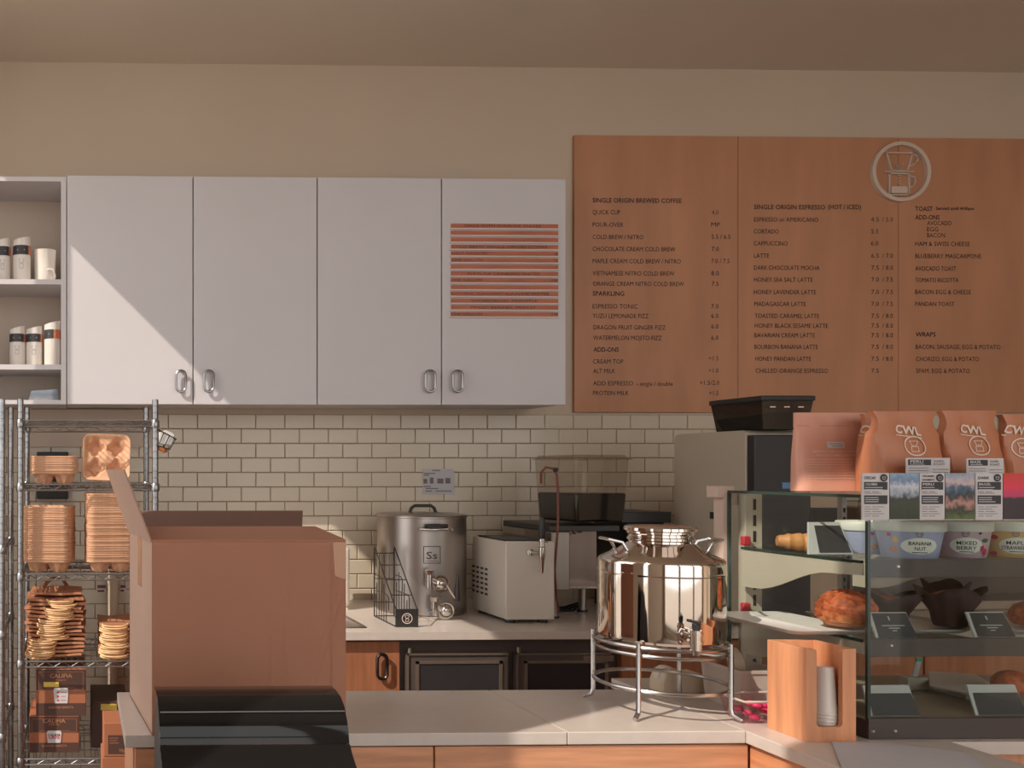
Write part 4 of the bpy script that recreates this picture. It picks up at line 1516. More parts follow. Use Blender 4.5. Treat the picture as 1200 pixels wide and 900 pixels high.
# ================================================================== THINGS ON THE OPEN SHELF
def tumbler(px0, px1, py0, zb, Y, label, band, group, slant=1):
    a, b = PX(px0, Y), PX(px1, Y)
    r = (b - a) / 2
    h = PZ(30, py0, Y) - zb
    cx = (a + b) / 2
    t = thing('travel_tumbler', label, 'tumbler', (cx, Y + r, zb), group)
    n = 28
    vs, fs = [], []
    levels = [(r * .94, 0), (r, .004), (r, h * .9), (r, h), (r * .9, h * 1.0)]
    mb = MB()
    for k, (q, z) in enumerate(levels):
        for i in range(n):
            an = 2 * PI * i / n
            zz = z
            if k >= 3:
                zz = z - .018 * (1 - math.cos(an) * slant) / 2
            if k == 4:
                zz -= .004
            vs.append((cx + q * math.cos(an), Y + r + q * math.sin(an), zb + zz))
    for k in range(4):
        fs += [(k * n + i, k * n + (i + 1) % n, (k + 1) * n + (i + 1) % n, (k + 1) * n + i) for i in range(n)]
    fs += [tuple(range(n - 1, -1, -1)), tuple(range(4 * n, 5 * n))]
    mb.add(vs, fs).build('body', m_white, t)
    z0, z1 = h * .6, h * .8
    bnd = MB()
    def arc(a0, a1, mat, nm):
        mb = MB()
        pts = []
        kk = 14
        for i in range(kk + 1):
            an = a0 + (a1 - a0) * i / kk
            for z in (z0, z1):
                pts.append((cx + (r + .0008) * math.cos(an), Y + r + (r + .0008) * math.sin(an), zb + z))
        mb.add(pts, [(2 * i, 2 * i + 2, 2 * i + 3, 2 * i + 1) for i in range(kk)])
        return mb.build(nm, mat, t, normals=False)
    if band == 'o':
        k0 = arc(PI * 1.05, PI * 1.55, m_band, 'black_band')
        arc(PI * 1.55, PI * 2.0, m_obnd, 'orange_band')
    else:
        k0 = arc(PI * 1.0, PI * 1.78, m_band, 'black_band')
        arc(PI * 1.78, PI * 2.0, m_obnd, 'orange_band')
    def wr(x, z):
        an = PI * 1.5 + x / r
        return (cx + (r + .0015) * math.cos(an), Y + r + (r + .0015) * math.sin(an), zb + z)
    mb = MB()
    rect(mb, -r * .45, r * .35, h * .69, h * .71, 0, wr)
    mb.build('printed_line', m_print, k0, smooth=False, normals=False)
    if band != 'o':
        mb = MB()
        line2(mb, [(-r * .3, h * .5), (r * .3, h * .5), (r * .2, h * .42), (-r * .2, h * .42)], .0016, 0, wr, True)
        line2(mb, [(-r * .2, h * .4), (r * .2, h * .4), (r * .2, h * .3), (-r * .2, h * .3)], .0016, 0, wr, True)
        mb.build('printed_emblem', m_pull, t, smooth=False, normals=False, kind='stuff')
    return t


TY = 4.2
GT = 'white travel tumblers on the open shelf'
tumbler(-6, 12, 277.5, SH1, TY, 'white tumbler with a black band on the upper open shelf, farther from the pitcher', 'k', GT)
tumbler(14.5, 35.5, 276, SH1, TY - .02, 'white tumbler with a black band standing beside the white pitcher', 'k', GT)
tumbler(10.5, 29.5, 381, SH2, TY, 'black banded white tumbler on the lower open shelf, farthest from the orange banded one', 'k', GT)
tumbler(30, 49.5, 381, SH2, TY, 'white tumbler with a black band next to the orange banded tumbler', 'k', GT)
tumbler(51.5, 71, 375, SH2, TY - .03, 'taller white tumbler with an orange and black band beside the shelf side panel', 'o', GT)
# pitcher
a, b = PX(38, TY), PX(66, TY)
r = (b - a) / 2
cx = (a + b) / 2
h = PZ(50, 291, TY) - SH1
t = thing('white_pitcher', 'white ceramic pitcher with a handle on the upper open shelf', 'pitcher', (cx, TY + r, SH1))
MB().lathe([(r * .82, 0), (r * .86, .004), (r * .9, h * .5), (r * .95, h * .98), (r * .98, h), (r * .93, h), (r * .88, h * .9), (r * .8, .01), (.005, .008)], (cx, TY + r, SH1), 32, True, True).build('body', m_white, t)
MB().tube([(cx + r * .3, TY + r * .12, SH1 + h * .4), (cx + r * .45, TY - .02, SH1 + h * .38), (cx + r * .75, TY - .02, SH1 + h * .36), (cx + r * .9, TY - .01, SH1 + h * .2), (cx + r * .75, TY + .06, SH1 + h * .05)], .005, 8).build('handle', m_white, t)
# cards on the shelf bottom
zz = cz0 + .018
a, b = PX(29, 4.16), PX(68, 4.16)
hh = PZ(50, 456, 4.16) - zz
tag(MB().prism([(a + .015, zz), (b, zz), (b - .003, zz + hh), (a + .03, zz + hh * .85)], 'Y', 4.16, 4.175).build('photo_booklet', picture('print_snow', [(0, (150, 150, 152)), (.5, (112, 118, 130)), (1, (140, 150, 162))], 5, .6, 3), smooth=False),
    'small grey photo booklet leaning on the bottom of the open shelf', 'booklet')

# ================================================================== FRONT COUNTER
FY0, FY1 = 2.187, 2.61     # front and back edge of the left run
FX0, FX1 = .112, 1.585     # left end, inner corner
CB0 = 1.585                # left edge of the return with the pastry case
SEAM0, SEAM1 = G(573, 807.5), G(657, 855)
sm = (SEAM0.x + SEAM1.x) / 2
tag(MB().box(FX0, sm - .001, FY0, FY1, CT - .03, CT).build('counter_slab', m_quartz, smooth=False, bevel=.002), 'pale stone counter slab under the big cardboard box', 'worktop')
tag(MB().box(sm + .001, CB0, FY0, FY1, CT - .03, CT).build('counter_slab', m_quartz, smooth=False, bevel=.002), 'pale stone counter slab under the polished steel urn, sunlit at its front', 'worktop')
mb = MB()
mb.prism([(CB0 + .001, 1.80), (1.99, 1.80), (1.99, 2.085), (3.2, 2.085), (3.2, 2.75), (CB0 + .001, 2.75)], 'Z', CT - .03, CT)
tag(mb.build('counter_slab', m_quartz, smooth=False, bevel=.002), 'pale stone slab of the counter return under the glass pastry case', 'worktop')
t = thing('counter_base', 'orange wood counter base under the front stone slabs', 'counter', (.9, 2.4, 0))
MB().box(FX0 + .02, CB0 + .012, FY0 + .022, FY1 - .02, .08, CT - .031).build('body', m_oak, t, smooth=False)
xs_ = [FX0 + .022, PX(510, FY0), CB0 + .012]
for a, b in zip(xs_[:-1], xs_[1:]):
    MB().box(a + .002, b - .002, FY0 + .006, FY0 + .0215, .1, CT - .034).build('front_panel', m_oakx, t, smooth=False, bevel=.0015)
MB().box(FX0 + .05, CB0, FY0 + .05, FY1 - .05, 0, .08).build('plinth', m_black, t, smooth=False)
t = thing('counter_base', 'orange wood base of the counter return under the pastry case', 'counter', (2.3, 2.3, 0))
mb = MB()
mb.prism([(CB0 + .02, 1.83), (1.96, 1.83), (1.96, 2.115), (3.17, 2.115), (3.17, 2.72), (CB0 + .02, 2.72)], 'Z', .08, CT - .031)
mb.build('body', m_oak, t, smooth=False)
MB().box(CB0 + .014, CB0 + .0195, 1.83, FY0 + .004, .1, CT - .034).build('side_panel', wood('orange_wood_return', (208, 142, 102), axis='Y'), t, smooth=False)
mb = MB()
mb.prism([(CB0 + .05, 1.86), (1.93, 1.86), (1.93, 2.15), (3.1, 2.15), (3.1, 2.7), (CB0 + .05, 2.7)], 'Z', 0, .08)
mb.build('plinth', m_black, t, smooth=False)

# ---- big cardboard box
A = G(178, 862)
B_ = G(405, 860.5)
D_ = G(152, 815.5)
e1 = (B_ - A)
e2 = (D_ - A)
bh = PZ(178, 634.5, A.y) - CT
t = thing('cardboard_box', 'large brown cardboard box with raised flaps on the counter', 'box', (A + (e1 + e2) / 2))
U = Vector((0, 0, 1))
c4 = [A, A + e1, A + e1 + e2, A + e2]
n1 = e1.normalized()
n2 = e2.normalized()
TK = .005
def wallq(p, q, inn):
    """thin upright wall from p to q, thickened toward inn"""
    return MB().hexa([p, q, q + inn * TK, p + inn * TK], [p + U * bh, q + U * bh, q + inn * TK + U * bh, p + inn * TK + U * bh])
bul = lambda v: v
mb = MB()
nx_, nz_ = 20, 16
def front(u, v):
    p = A + e1 * u + U * (bh * v)
    b = .007 * math.sin(PI * u) * math.sin(PI * v)
    cr = 0
    # creases: a long diagonal and a few upright ones
    d1 = abs((u - .88) - (v - .45) * .32)
    if .12 < v < .75 and d1 < .02: cr += .006 * (1 - d1 / .02)
    d2 = abs(u - .61)
    if d2 < .012 and v < .55: cr += .003 * (1 - d2 / .012)
    d3 = abs(u - .93)
    if d3 < .012: cr += .004 * (1 - d3 / .012)
    d4 = abs(u - .7 - .02 * math.sin(9 * v))
    if d4 < .01 and v > .3: cr += .002 * (1 - d4 / .01)
    return p - n2 * (b + cr)
mb.grid(front, 110, 40)
fw = mb.build('front_wall', m_card, t, solid=.004)
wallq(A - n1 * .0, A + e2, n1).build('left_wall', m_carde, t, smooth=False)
wallq(A + e1, A + e1 + e2, -n1).build('right_wall', m_card, t, smooth=False)
wallq(A + e2, A + e1 + e2, -n2).build('rear_wall', m_card, t, smooth=False)
MB().hexa([p + U * .0005 for p in c4], [p + U * .006 for p in c4]).build('bottom', m_card, t, smooth=False)


def flap(p, q, out, label, mat, tp=.02):
    nn = (q - p).normalized()
    a, b = p, q
    c, d = q + out - nn * tp, p + out + nn * tp
    nrm = (b - a).cross(d - a).normalized() * .004
    return MB().hexa([a, b, c, d], [a + nrm, b + nrm, c + nrm, d + nrm]).build('flap', mat, t, smooth=False)


top4 = [c + U * bh for c in c4]
flap(top4[0], top4[1], n2 * .215 + U * .018, '', m_card, .0)            # front flap folded in
flap(top4[1] , top4[2] , -n1 * .19 - U * .012, '', m_card, .02)    # right flap folded in
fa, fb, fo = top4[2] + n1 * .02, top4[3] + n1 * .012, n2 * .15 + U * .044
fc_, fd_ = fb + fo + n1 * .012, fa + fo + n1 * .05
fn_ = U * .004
MB().hexa([fa, fb, fc_, fd_], [fa + fn_, fb + fn_, fc_ + fn_, fd_ + fn_]).build('flap', m_card_shade, t, smooth=False)
         # rear flap leaning back
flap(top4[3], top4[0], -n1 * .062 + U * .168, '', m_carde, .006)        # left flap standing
tq = [A + e1 * 1.0 + U * (bh * .8), A + e1 + U * bh]
MB().hexa([A + e1 * .94 - n2 * .0055 + U * bh * .82, A + e1 * 1.0 - n2 * .0035 + U * bh * .80, A + e1 * 1.0 - n2 * .003 + U * bh * .80, A + e1 * .94 - n2 * .004 + U * bh * .82],
          [A + e1 * .93 - n2 * .0055 + U * bh * .995, A + e1 * 1.0 - n2 * .0035 + U * bh * .995, A + e1 * 1.0 - n2 * .003 + U * bh * .995, A + e1 * .93 - n2 * .004 + U * bh * .995]).build('tape', m_tape, t, smooth=False)
MB().hexa([A - n1 * .0012 + e2 * .42 + U * bh * .72, A - n1 * .0012 + e2 * .58 + U * bh * .72, A + e2 * .58 + U * bh * .72, A + e2 * .42 + U * bh * .72],
          [A - n1 * .0012 + e2 * .42 + U * bh * .99, A - n1 * .0012 + e2 * .58 + U * bh * .99, A + e2 * .58 + U * bh * .99, A + e2 * .42 + U * bh * .99]).build('tape', m_tape, t, smooth=False)

# ---- glossy black curved stand before the counter
prof = [(388, 803.5), (394, 809), (399.5, 817), (403, 826), (405, 833), (407.5, 845), (409, 858), (410, 872), (413, 884), (417.5, 898), (424, 915)]
X1 = PX(388, 1.86)
pts = []
for px, py in prof:
    a = ray(px, py)
    s = X1 / a[0]
    pts.append((a[1] * s, EYE + a[2] * s))
X0 = PX(181, 1.86)
last = pts[-1]
pts += [(last[0] - .03, last[1] - .06), (last[0] - .05, last[1] - .2), (last[0] - .05, .02)]
t = thing('black_curved_stand', 'glossy black curved stand in front of the counter below the cardboard box', 'stand', ((X0 + X1) / 2, 1.8, 0))
def slab(i0, i1, name, mat, inset=0.):
    mb = MB()
    pp = pts[i0:i1 + 1]
    n = len(pp)
    vs = []
    for (y, z) in pp:
        for x in (X0, X1):
            vs.append((x, y + inset, z))
    for (y, z) in pp:
        for x in (X0, X1):
            vs.append((x, y + inset + .008, z - .004))
    fs = []
    for k in range(n - 1):
        fs.append((2 * k, 2 * k + 1, 2 * k + 3, 2 * k + 2))
        fs.append((2 * n + 2 * k, 2 * n + 2 * k + 2, 2 * n + 2 * k + 3, 2 * n + 2 * k + 1))
        fs.append((2 * k, 2 * k + 2, 2 * n + 2 * k + 2, 2 * n + 2 * k))
        fs.append((2 * k + 1, 2 * n + 2 * k + 1, 2 * n + 2 * k + 3, 2 * k + 3))
    fs.append((0, 2 * n, 2 * n + 1, 1))
    fs.append((2 * n - 2, 2 * n - 1, 4 * n - 1, 4 * n - 2))
    return mb.add(vs, fs).build(name, mat, t)
slab(0, 4, 'upper_panel', m_gblack)
slab(4, 7, 'middle_panel', m_gblack, .003)
slab(7, len(pts) - 1, 'lower_panel', m_gblack)
MB().box(X0 + .002, X1 - .002, pts[4][0] - .0015, pts[4][0] + .004, pts[4][1] - .0012, pts[4][1] + .0008).build('joint_strip', m_pull, t, smooth=False)
for x in (X0 + .004, X1 - .012):
    mb = MB()
    mb.prism([(p[0] + .009, p[1] - .006) for p in pts] + [(2.02, .02), (2.02, .3), (1.9, pts[0][1] - .08)], 'X', x, x + .008)
    mb.build('side_panel', m_black, t, smooth=False)
MB().box(X0 + .02, X1 - .02, pts[-1][0] + .02, 2.0, 0, .0205).build('base', m_black, t, smooth=False)

# ---- polished steel urn on a wire stand
uc = Vector((1.507, 2.39, CT))
UR = .1445
t = thing('urn_stand', 'round steel wire stand with four bent legs carrying the polished urn', 'stand', uc)
zr1 = CT + .178
zr2 = CT + .072
SR = .152
def circ(r, z, n=48): return [(uc.x + r * math.cos(2 * PI * i / n), uc.y + r * math.sin(2 * PI * i / n), z) for i in range(n)]
MB().tube(circ(SR, zr1), .0052, 8, True).build('top_ring', m_stand, t)
MB().tube(circ(SR - .006, zr1 - .02), .0048, 8, True).build('second_ring', m_stand, t)
MB().tube(circ(SR, zr2), .0052, 8, True).build('lower_ring', m_stand, t)
mb = MB()
for k in range(2):
    a = R(40 + 90 * k)
    mb.tube([(uc.x - (SR - .006) * math.cos(a), uc.y - (SR - .006) * math.sin(a), zr1 - .02), (uc.x + (SR - .006) * math.cos(a), uc.y + (SR - .006) * math.sin(a), zr1 - .02)], .004, 8)
mb.build('cross_bars', m_stand, t, kind='stuff')
for px, py in ((1.382, 2.502), (1.378, 2.279), (1.616, 2.262), (1.632, 2.50)):
    d = (Vector((px, py, 0)) - Vector((uc.x, uc.y, 0))).normalized()
    b = uc + d * (SR + .005)
    MB().tube([b + U * .19, b + U * .03, b + U * .016 + d * .004, b + d * .024 + U * .006], [.006, .006, .006, .0055], 8).build('leg', m_stand, t)

uz = zr1 + .006
t = thing('steel_urn', 'polished stainless steel urn with screw lid, side handles and spigot', 'urn', (uc.x, uc.y, uz))
zs1 = 1.309 - uz
pf = [(.10, 0), (UR - .008, .001), (UR - .001, .008), (UR, .02), (UR, .168), (UR, .171), (UR + .0008, .1735), (UR, .176), (UR, .179), (UR, zs1 - .009), (UR, zs1 - .006), (UR - .0015, zs1 - .001), (UR - .006, zs1 + .004), (UR - .025, zs1 + .014),
      (.1, zs1 + .023), (.083, zs1 + .036), (.0755, zs1 + .042)]
MB().lathe(pf, (uc.x, uc.y, uz), 72).build('body', m_mirror, t)
zn = uz + zs1 + .041
MB().lathe([(.0725, 0), (.0725, .006), (.0765, .009), (.0765, .014), (.073, .017), (.073, .022), (.0775, .026), (.0775, .031)], (uc.x, uc.y, zn), 56).build('neck', m_mirror, t)
MB().lathe([(.0785, .0305), (.0835, .033), (.0835, .04), (.08, .0435), (.07, .044), (.066, .041), (.01, .0405)], (uc.x, uc.y, zn), 56).build('lid', m_mirror, t)
for s in (-1, 1):
    an = R(-8) if s > 0 else R(172)
    d = Vector((math.cos(an), math.sin(an), 0))
    tg = Vector((-d.y, d.x, 0))
    zb_ = uz + zs1 + .004
    r0 = UR - .022
    w2 = .036
    pts_ = [uc.xyz * 1 for _ in range(0)]
    o = Vector((uc.x, uc.y, 0))
    pts_ = [o + d * (r0 - .03) - tg * w2 + U * (zb_ + .012), o + d * (r0 - .015) - tg * w2 + U * (zb_ + .04), o + d * (r0 + .012) - tg * w2 * .9 + U * (zb_ + .047), o + d * (r0 + .014) + tg * w2 * .9 + U * (zb_ + .047),
            o + d * (r0 - .015) + tg * w2 + U * (zb_ + .04), o + d * (r0 - .03) + tg * w2 + U * (zb_ + .012)]
    hd = MB().tube(pts_, .0042, 8).build('handle', m_chrome, t)
    for q in (-1, 1):
        MB().ball(o + d * (r0 - .03) + tg * w2 * q + U * (zb_ + .012), .014, .014, .008).build('handle_bracket', m_chrome, hd)
# spigot
an = R(-100)
d = Vector((math.cos(an), math.sin(an), 0))
sp = Vector((uc.x, uc.y, 0)) + d * UR + U * (uz + .035)
tg = Vector((-d.y, d.x, 0))
mb = MB()
mb.cyl(sp - d * .01, sp + d * .012, .016, .015, 20).cyl(sp + d * .01, sp + d * .05, .009, n=16)
e = sp + d * .05
mb.cyl(e + U * .018, e - U * .03, .0125, .0125, 18).cyl(e - U * .03, e - U * .042, .01, .008, 16)
mb.cyl(e + U * .006, e + U * .012, .0145, n=18).cyl(e - U * .014, e - U * .008, .0145, n=18)
spg = mb.build('spigot', m_mirror, t)
MB().cyl(e + U * .018, e + U * .034, .008, .009, 14).box(e.x - .004, e.x + .004, e.y - .012, e.y + .03, e.z + .034, e.z + .041).build('spigot_lever', m_black, spg, bevel=.001)

# ---- tape dispenser, bin and pink tub beside the case
p = G(810, 826)
t = thing('tape_dispenser', 'cream plastic tape dispenser low behind the urn stand', 'tape dispenser', (1.72, 2.56, CT))
x0 = PX(777, 2.53)
x1 = PX(838, 2.53)
zt3 = PZ(800, 786, 2.5)
MB().prism([(x0, CT + .004), (x0, CT + .035), (x0 + .01, CT + .062), (x0 + .028, CT + .074), (x0 + .05, CT + .07), (x0 + .062, CT + .055), (x0 + .105, CT + .06), (x1, CT + .045), (x1 + .006, CT + .004)], 'Y', 2.535, 2.595).build('body', m_cream, t, bevel=.006)
MB().box(x0 + .004, x1 - .002, 2.537, 2.593, CT, CT + .0045).build('base', m_grey, t, smooth=False)
MB().lathe([(.014, -.012), (.03, -.012), (.03, .012), (.014, .012)], (0, 0, 0), 24, False, False).xform(lambda v: Vector((x0 + .031 + v.x, 2.565 + v.z, CT + .045 + v.y))).build('tape_roll', m_offw, t)
bx0_, bx1_ = 1.69, 1.80
t = thing('grey_bin', 'pale grey plastic bin holding a tape roll beside the pastry case', 'bin', (1.73, 2.44, CT))
b0, b1 = 2.35, 2.50
zt3 = CT + .105
mb = MB()
mb.add([(bx0_ + .008, b0 + .008, CT + .001), (bx1_ - .008, b0 + .008, CT + .001), (bx1_ - .008, b1 - .008, CT + .001), (bx0_ + .008, b1 - .008, CT + .001), (bx0_, b0, zt3), (bx1_, b0, zt3), (bx1_, b1, zt3), (bx0_, b1, zt3)],
       [(0, 1, 5, 4), (1, 2, 6, 5), (2, 3, 7, 6), (3, 0, 4, 7), (0, 3, 2, 1)])
mb.build('tub', m_tub, t, smooth=False, solid=.004)
mb = MB()
mb.box(bx0_ - .004, bx1_ + .004, b0 - .004, b0 + .002, zt3 - .006, zt3 + .002).box(bx0_ - .004, bx1_ + .004, b1 - .002, b1 + .004, zt3 - .006, zt3 + .002)
mb.box(bx0_ - .004, bx0_ + .002, b0 + .002, b1 - .002, zt3 - .006, zt3 + .002).box(bx1_ - .002, bx1_ + .004, b0 + .002, b1 - .002, zt3 - .006, zt3 + .002)
mb.build('rim', m_tub, t, smooth=False)
t = thing('tape_roll', 'wide roll of cream tape standing in the grey bin', 'tape', (1.705, 2.43, CT + .06))
MB().lathe([(.026, -.014), (.047, -.014), (.047, .014), (.026, .014), (.026, -.014)], (0, 0, 0), 32, False, False).xform(lambda v: Vector((1.712 + v.z, 2.43 + v.x, CT + .107 + v.y))).build('roll', m_cream, t)
MB().lathe([(.022, -.0145), (.026, -.0145), (.026, .0145), (.022, .0145), (.022, -.0145)], (0, 0, 0), 28, False, False).xform(lambda v: Vector((1.712 + v.z, 2.43 + v.x, CT + .107 + v.y))).build('core', m_kraft, t)
t = thing('pink_tub', 'small clear tub of pink things between grey bin and wooden cup holder', 'tub', (1.69, 2.285, CT))
mb = MB()
mb.add([(1.632, 2.245, CT + .001), (1.745, 2.245, CT + .001), (1.745, 2.325, CT + .001), (1.632, 2.325, CT + .001), (1.618, 2.236, CT + .055), (1.757, 2.236, CT + .055), (1.757, 2.334, CT + .055), (1.618, 2.334, CT + .055)],
       [(0, 1, 5, 4), (1, 2, 6, 5), (2, 3, 7, 6), (3, 0, 4, 7), (0, 3, 2, 1)])
mb.build('tub', m_pink, t, smooth=False, bevel=.008)
mb = MB()
for q in range(14):
    mb.ball((1.645 + .09 * random.random(), 2.255 + .06 * random.random(), CT + .012 + .03 * random.random()), .013, .012, .008, 8, 6)
mb.build('pink_contents', m_pinkin, t, kind='stuff')
mb = MB().tube([(1.618, 2.236, CT + .056), (1.757, 2.236, CT + .056), (1.757, 2.334, CT + .056), (1.618, 2.334, CT + .056)], .003, 6, True)
mb.build('rim', m_offw, t)

# ---- wooden cup holder with small cups
wx0, wx1, wy0, wy1 = 1.657, 1.772, 2.093, 2.214
wz = CT + PZ(945, 760.5, 2.093) - PZ(945, 869.6, 2.093)
t = thing('wooden_cup_holder', 'upright orange wood cup holder with a tall slot in its front', 'cup holder', ((wx0 + wx1) / 2, (wy0 + wy1) / 2, CT))
m_hold = wood('holder_wood', (212, 146, 106), axis='Z', scale=7)
MB().box(wx0, wx0 + .012, wy0 + .0122, wy1, CT, wz).build('side_panel', m_hold, t, smooth=False, bevel=.001)
MB().box(wx1 - .012, wx1, wy0 + .0122, wy1, CT, wz).build('side_panel', m_hold, t, smooth=False, bevel=.001)
MB().box(wx0 + .0122, wx1 - .0122, wy1 - .012, wy1, CT, wz).build('back_panel', m_hold, t, smooth=False)
MB().box(wx0 + .0122, wx1 - .0122, wy0 + .0122, wy1 - .0122, CT, CT + .012).build('bottom', m_hold, t, smooth=False)
s0, s1 = wx0 + .024, wx1 - .031
zs_ = CT + .034
rc = .008
poly = [(wx0, CT), (wx1, CT), (wx1, wz), (s1 + .006, wz), (s1 + .002, wz - .002), (s1, wz - .008)]
poly += [(s1 - rc + rc * math.cos(-PI / 2 * i / 4), zs_ + rc + rc * math.sin(-PI / 2 * i / 4)) for i in range(5)]
poly += [(s0 + rc - rc * math.sin(PI / 2 * i / 4), zs_ + rc - rc * math.cos(PI / 2 * i / 4)) for i in range(5)]
poly += [(s0, wz - .008), (s0 - .002, wz - .002), (s0 - .006, wz), (wx0, wz)]
MB().prism(poly, 'Y', wy0, wy0 + .012).build('front_panel', m_hold, t, smooth=False)
ccy = wy0 + .043
ccx = PX(966, ccy)
for k in range(6):
    lab = ['bottom', 'second', 'third', 'fourth', 'fifth', 'topmost'][k]
    mb = MB().lathe([(.0272, 0), (.028, .0015), (.0272, .004), (.0262, .004), (.0185, .108), (.0175, .1085)], (ccx, ccy, CT + .0125 + k * .0085), 24, False, True)
    o = mb.build('paper_cup', m_white, None)
    tag(o, '%s white paper cup of the upside-down stack in the wooden holder' % (lab if k in (0, 5) else lab + ' lowest'), 'paper cup', 'cups in the wooden holder')

# ================================================================== PASTRY CASE
QX0, QX1, QY0, QY1 = 1.815, 2.86, 2.112, 2.575
QZ1 = 1.481
t = case = thing('pastry_case', 'glass countertop pastry case with dark shelf rails on the counter return', 'display case', ((QX0 + QX1) / 2, (QY0 + QY1) / 2, CT))
QB = .968
MB().box(QX0, QX1, QY0 + .004, QY1, CT + .0005, QB - .006).build('base', m_case_blk, t, smooth=False)
MB().box(QX0 + .003, QX1 - .003, QY0 + .01, QY1 - .004, QB - .006, QB - .004).build('floor_panel', M('case_floor', (150, 136, 118), .4), t, smooth=False)
rl = MB().box(QX0, QX1, QY0 - .004, QY0 + .006, CT + .001, QB).build('front_rail', m_case_blk, t, smooth=False, bevel=.001)
def screws(xs, z, y, par):
    for x in xs:
        MB().cyl((x, y, z), (x, y - .003, z), .0045, .003, 12).build('screw', m_chrome, par)
screws([P(1021, 858, QY0).x, P(1047, 857, QY0).x], CT + .02, QY0 - .004, rl)
# glass
gl = MB().box(QX0, QX0 + .005, QY0 + .006, QY1, QB, QZ1 - .006).build('side_glass', m_glass, t, smooth=False)
MB().box(QX0 - .001, QX0 + .006, QY0 - .002, QY0 + .005, QB, QZ1 - .006).build('glass_edge', m_gedge, gl, smooth=False)
MB().box(QX0 + .006, QX1, QY0, QY0 + .005, QB, QZ1 - .006).build('front_glass', m_glass, t, smooth=False)
gt = MB().box(QX0, QX1, QY0, QY1, QZ1 - .006, QZ1).build('top_glass', m_glass, t, smooth=False)
mb = MB()
mb.box(QX0 - .001, QX0 + .002, QY0, QY1, QZ1 - .007, QZ1 + .0006)
mb.box(QX0, QX1, QY0 - .001, QY0 + .002, QZ1 - .007, QZ1 + .0006)
mb.build('top_glass_edge', m_gedge, gt, smooth=False, kind='stuff')
MB().box(QX0 - .001, QX0 + .006, QY1 - .006, QY1 + .001, QB, QZ1 - .006).build('glass_edge', m_gedge, gl, smooth=False)
# rear frame posts
MB().box(QX0 - .012, QX0 + .012, QY1 + .001, QY1 + .04, CT + .0005, QZ1 - .02).build('rear_post', m_case_fr, t, smooth=False)
MB().box(QX0 - .03, QX0 + .02, QY1 + .001, QY1 + .045, QZ1 - .02, QZ1 + .012).build('post_cap', m_case_fr, t, smooth=False, bevel=.001)
MB().box(QX0 + .03, QX0 + .075, QY1 - .03, QY1 - .001, QB, QZ1 - .007).build('rear_upright', m_brkt, t, smooth=False)
MB().box(QX0 + .012, QX0 + .05, QY1 + .005, QY1 + .03, QZ1 - .04, QZ1 - .007).build('rear_rail', m_case_fr, t, smooth=False)
for x in (QX0 + .31, QX1 - .05):
    up = MB().box(x, x + .014, QY1 - .018, QY1 - .002, QB, QZ1 - .007).build('upright', m_pull, t, smooth=False)
    mb = MB()
    z = QB + .02
    while z < QZ1 - .05:
        mb.box(x + .004, x + .010, QY1 - .0188, QY1 - .0178, z, z + .012)
        z += .024
    mb.build('upright_slots', m_dslot, up, smooth=False, kind='stuff')
mb = MB()
z = QB + .02
while z < QZ1 - .05:
    mb.box(QX0 + .05, QX0 + .058, QY1 - .0312, QY1 - .0302, z, z + .03)
    z += .044
mb.build('upright_slots', m_dslot, t, smooth=False, kind='stuff')
S1 = PZ(1100, 655, QY0 + .03)
S2 = PZ(1100, 747, QY0 + .03)
for k, sz in enumerate((S1, S2)):
    sh = MB().box(QX0 + .012, QX1 - .01, QY0 + .03, QY1 - .035, sz - .01, sz - .004).build('glass_shelf', m_glass, t, smooth=False)
    r_ = MB().box(QX0 + .018, QX1 - .012, QY0 + .018, QY0 + .028, sz - .042, sz).build('shelf_rail', m_case_blk, t, smooth=False, bevel=.001)
    screws([PX(1052 - 8 * k, QY0 + .018)], sz - .016, QY0 + .018, r_)
    MB().box(QX0 + .012, QX0 + .016, QY0 + .03, QY1 - .035, sz - .0105, sz - .0035).build('shelf_edge', m_gedge, sh, smooth=False)
    # curved bracket plates
    for x in (QX0 + .014, QX0 + .325, QX1 - .03):
        pl_ = [(QY1 - .036, sz - .012)]
        pl_ += [(QY0 + .03, sz - .012), (QY0 + .03, sz - .038), (QY0 + .1, sz - .042)]
        for i in range(9):
            tt_ = i / 8
            y = QY0 + .12 + (QY1 - .036 - QY0 - .12) * tt_ * .86
            pl_.append((y, sz - .042 - .07 * (.5 - .5 * math.cos(PI * tt_))))
        pl_ += [(QY1 - .036, sz - .112)]
        br = MB().prism(pl_, 'X', x, x + .004).build('bracket', m_brkt, t, smooth=False)
    MB().box(QX0 + .01, QX0 + .03, QY1 - .05, QY1 - .034, sz + .0, sz + .026).build('red_clip', m_red, t, bevel=.003)

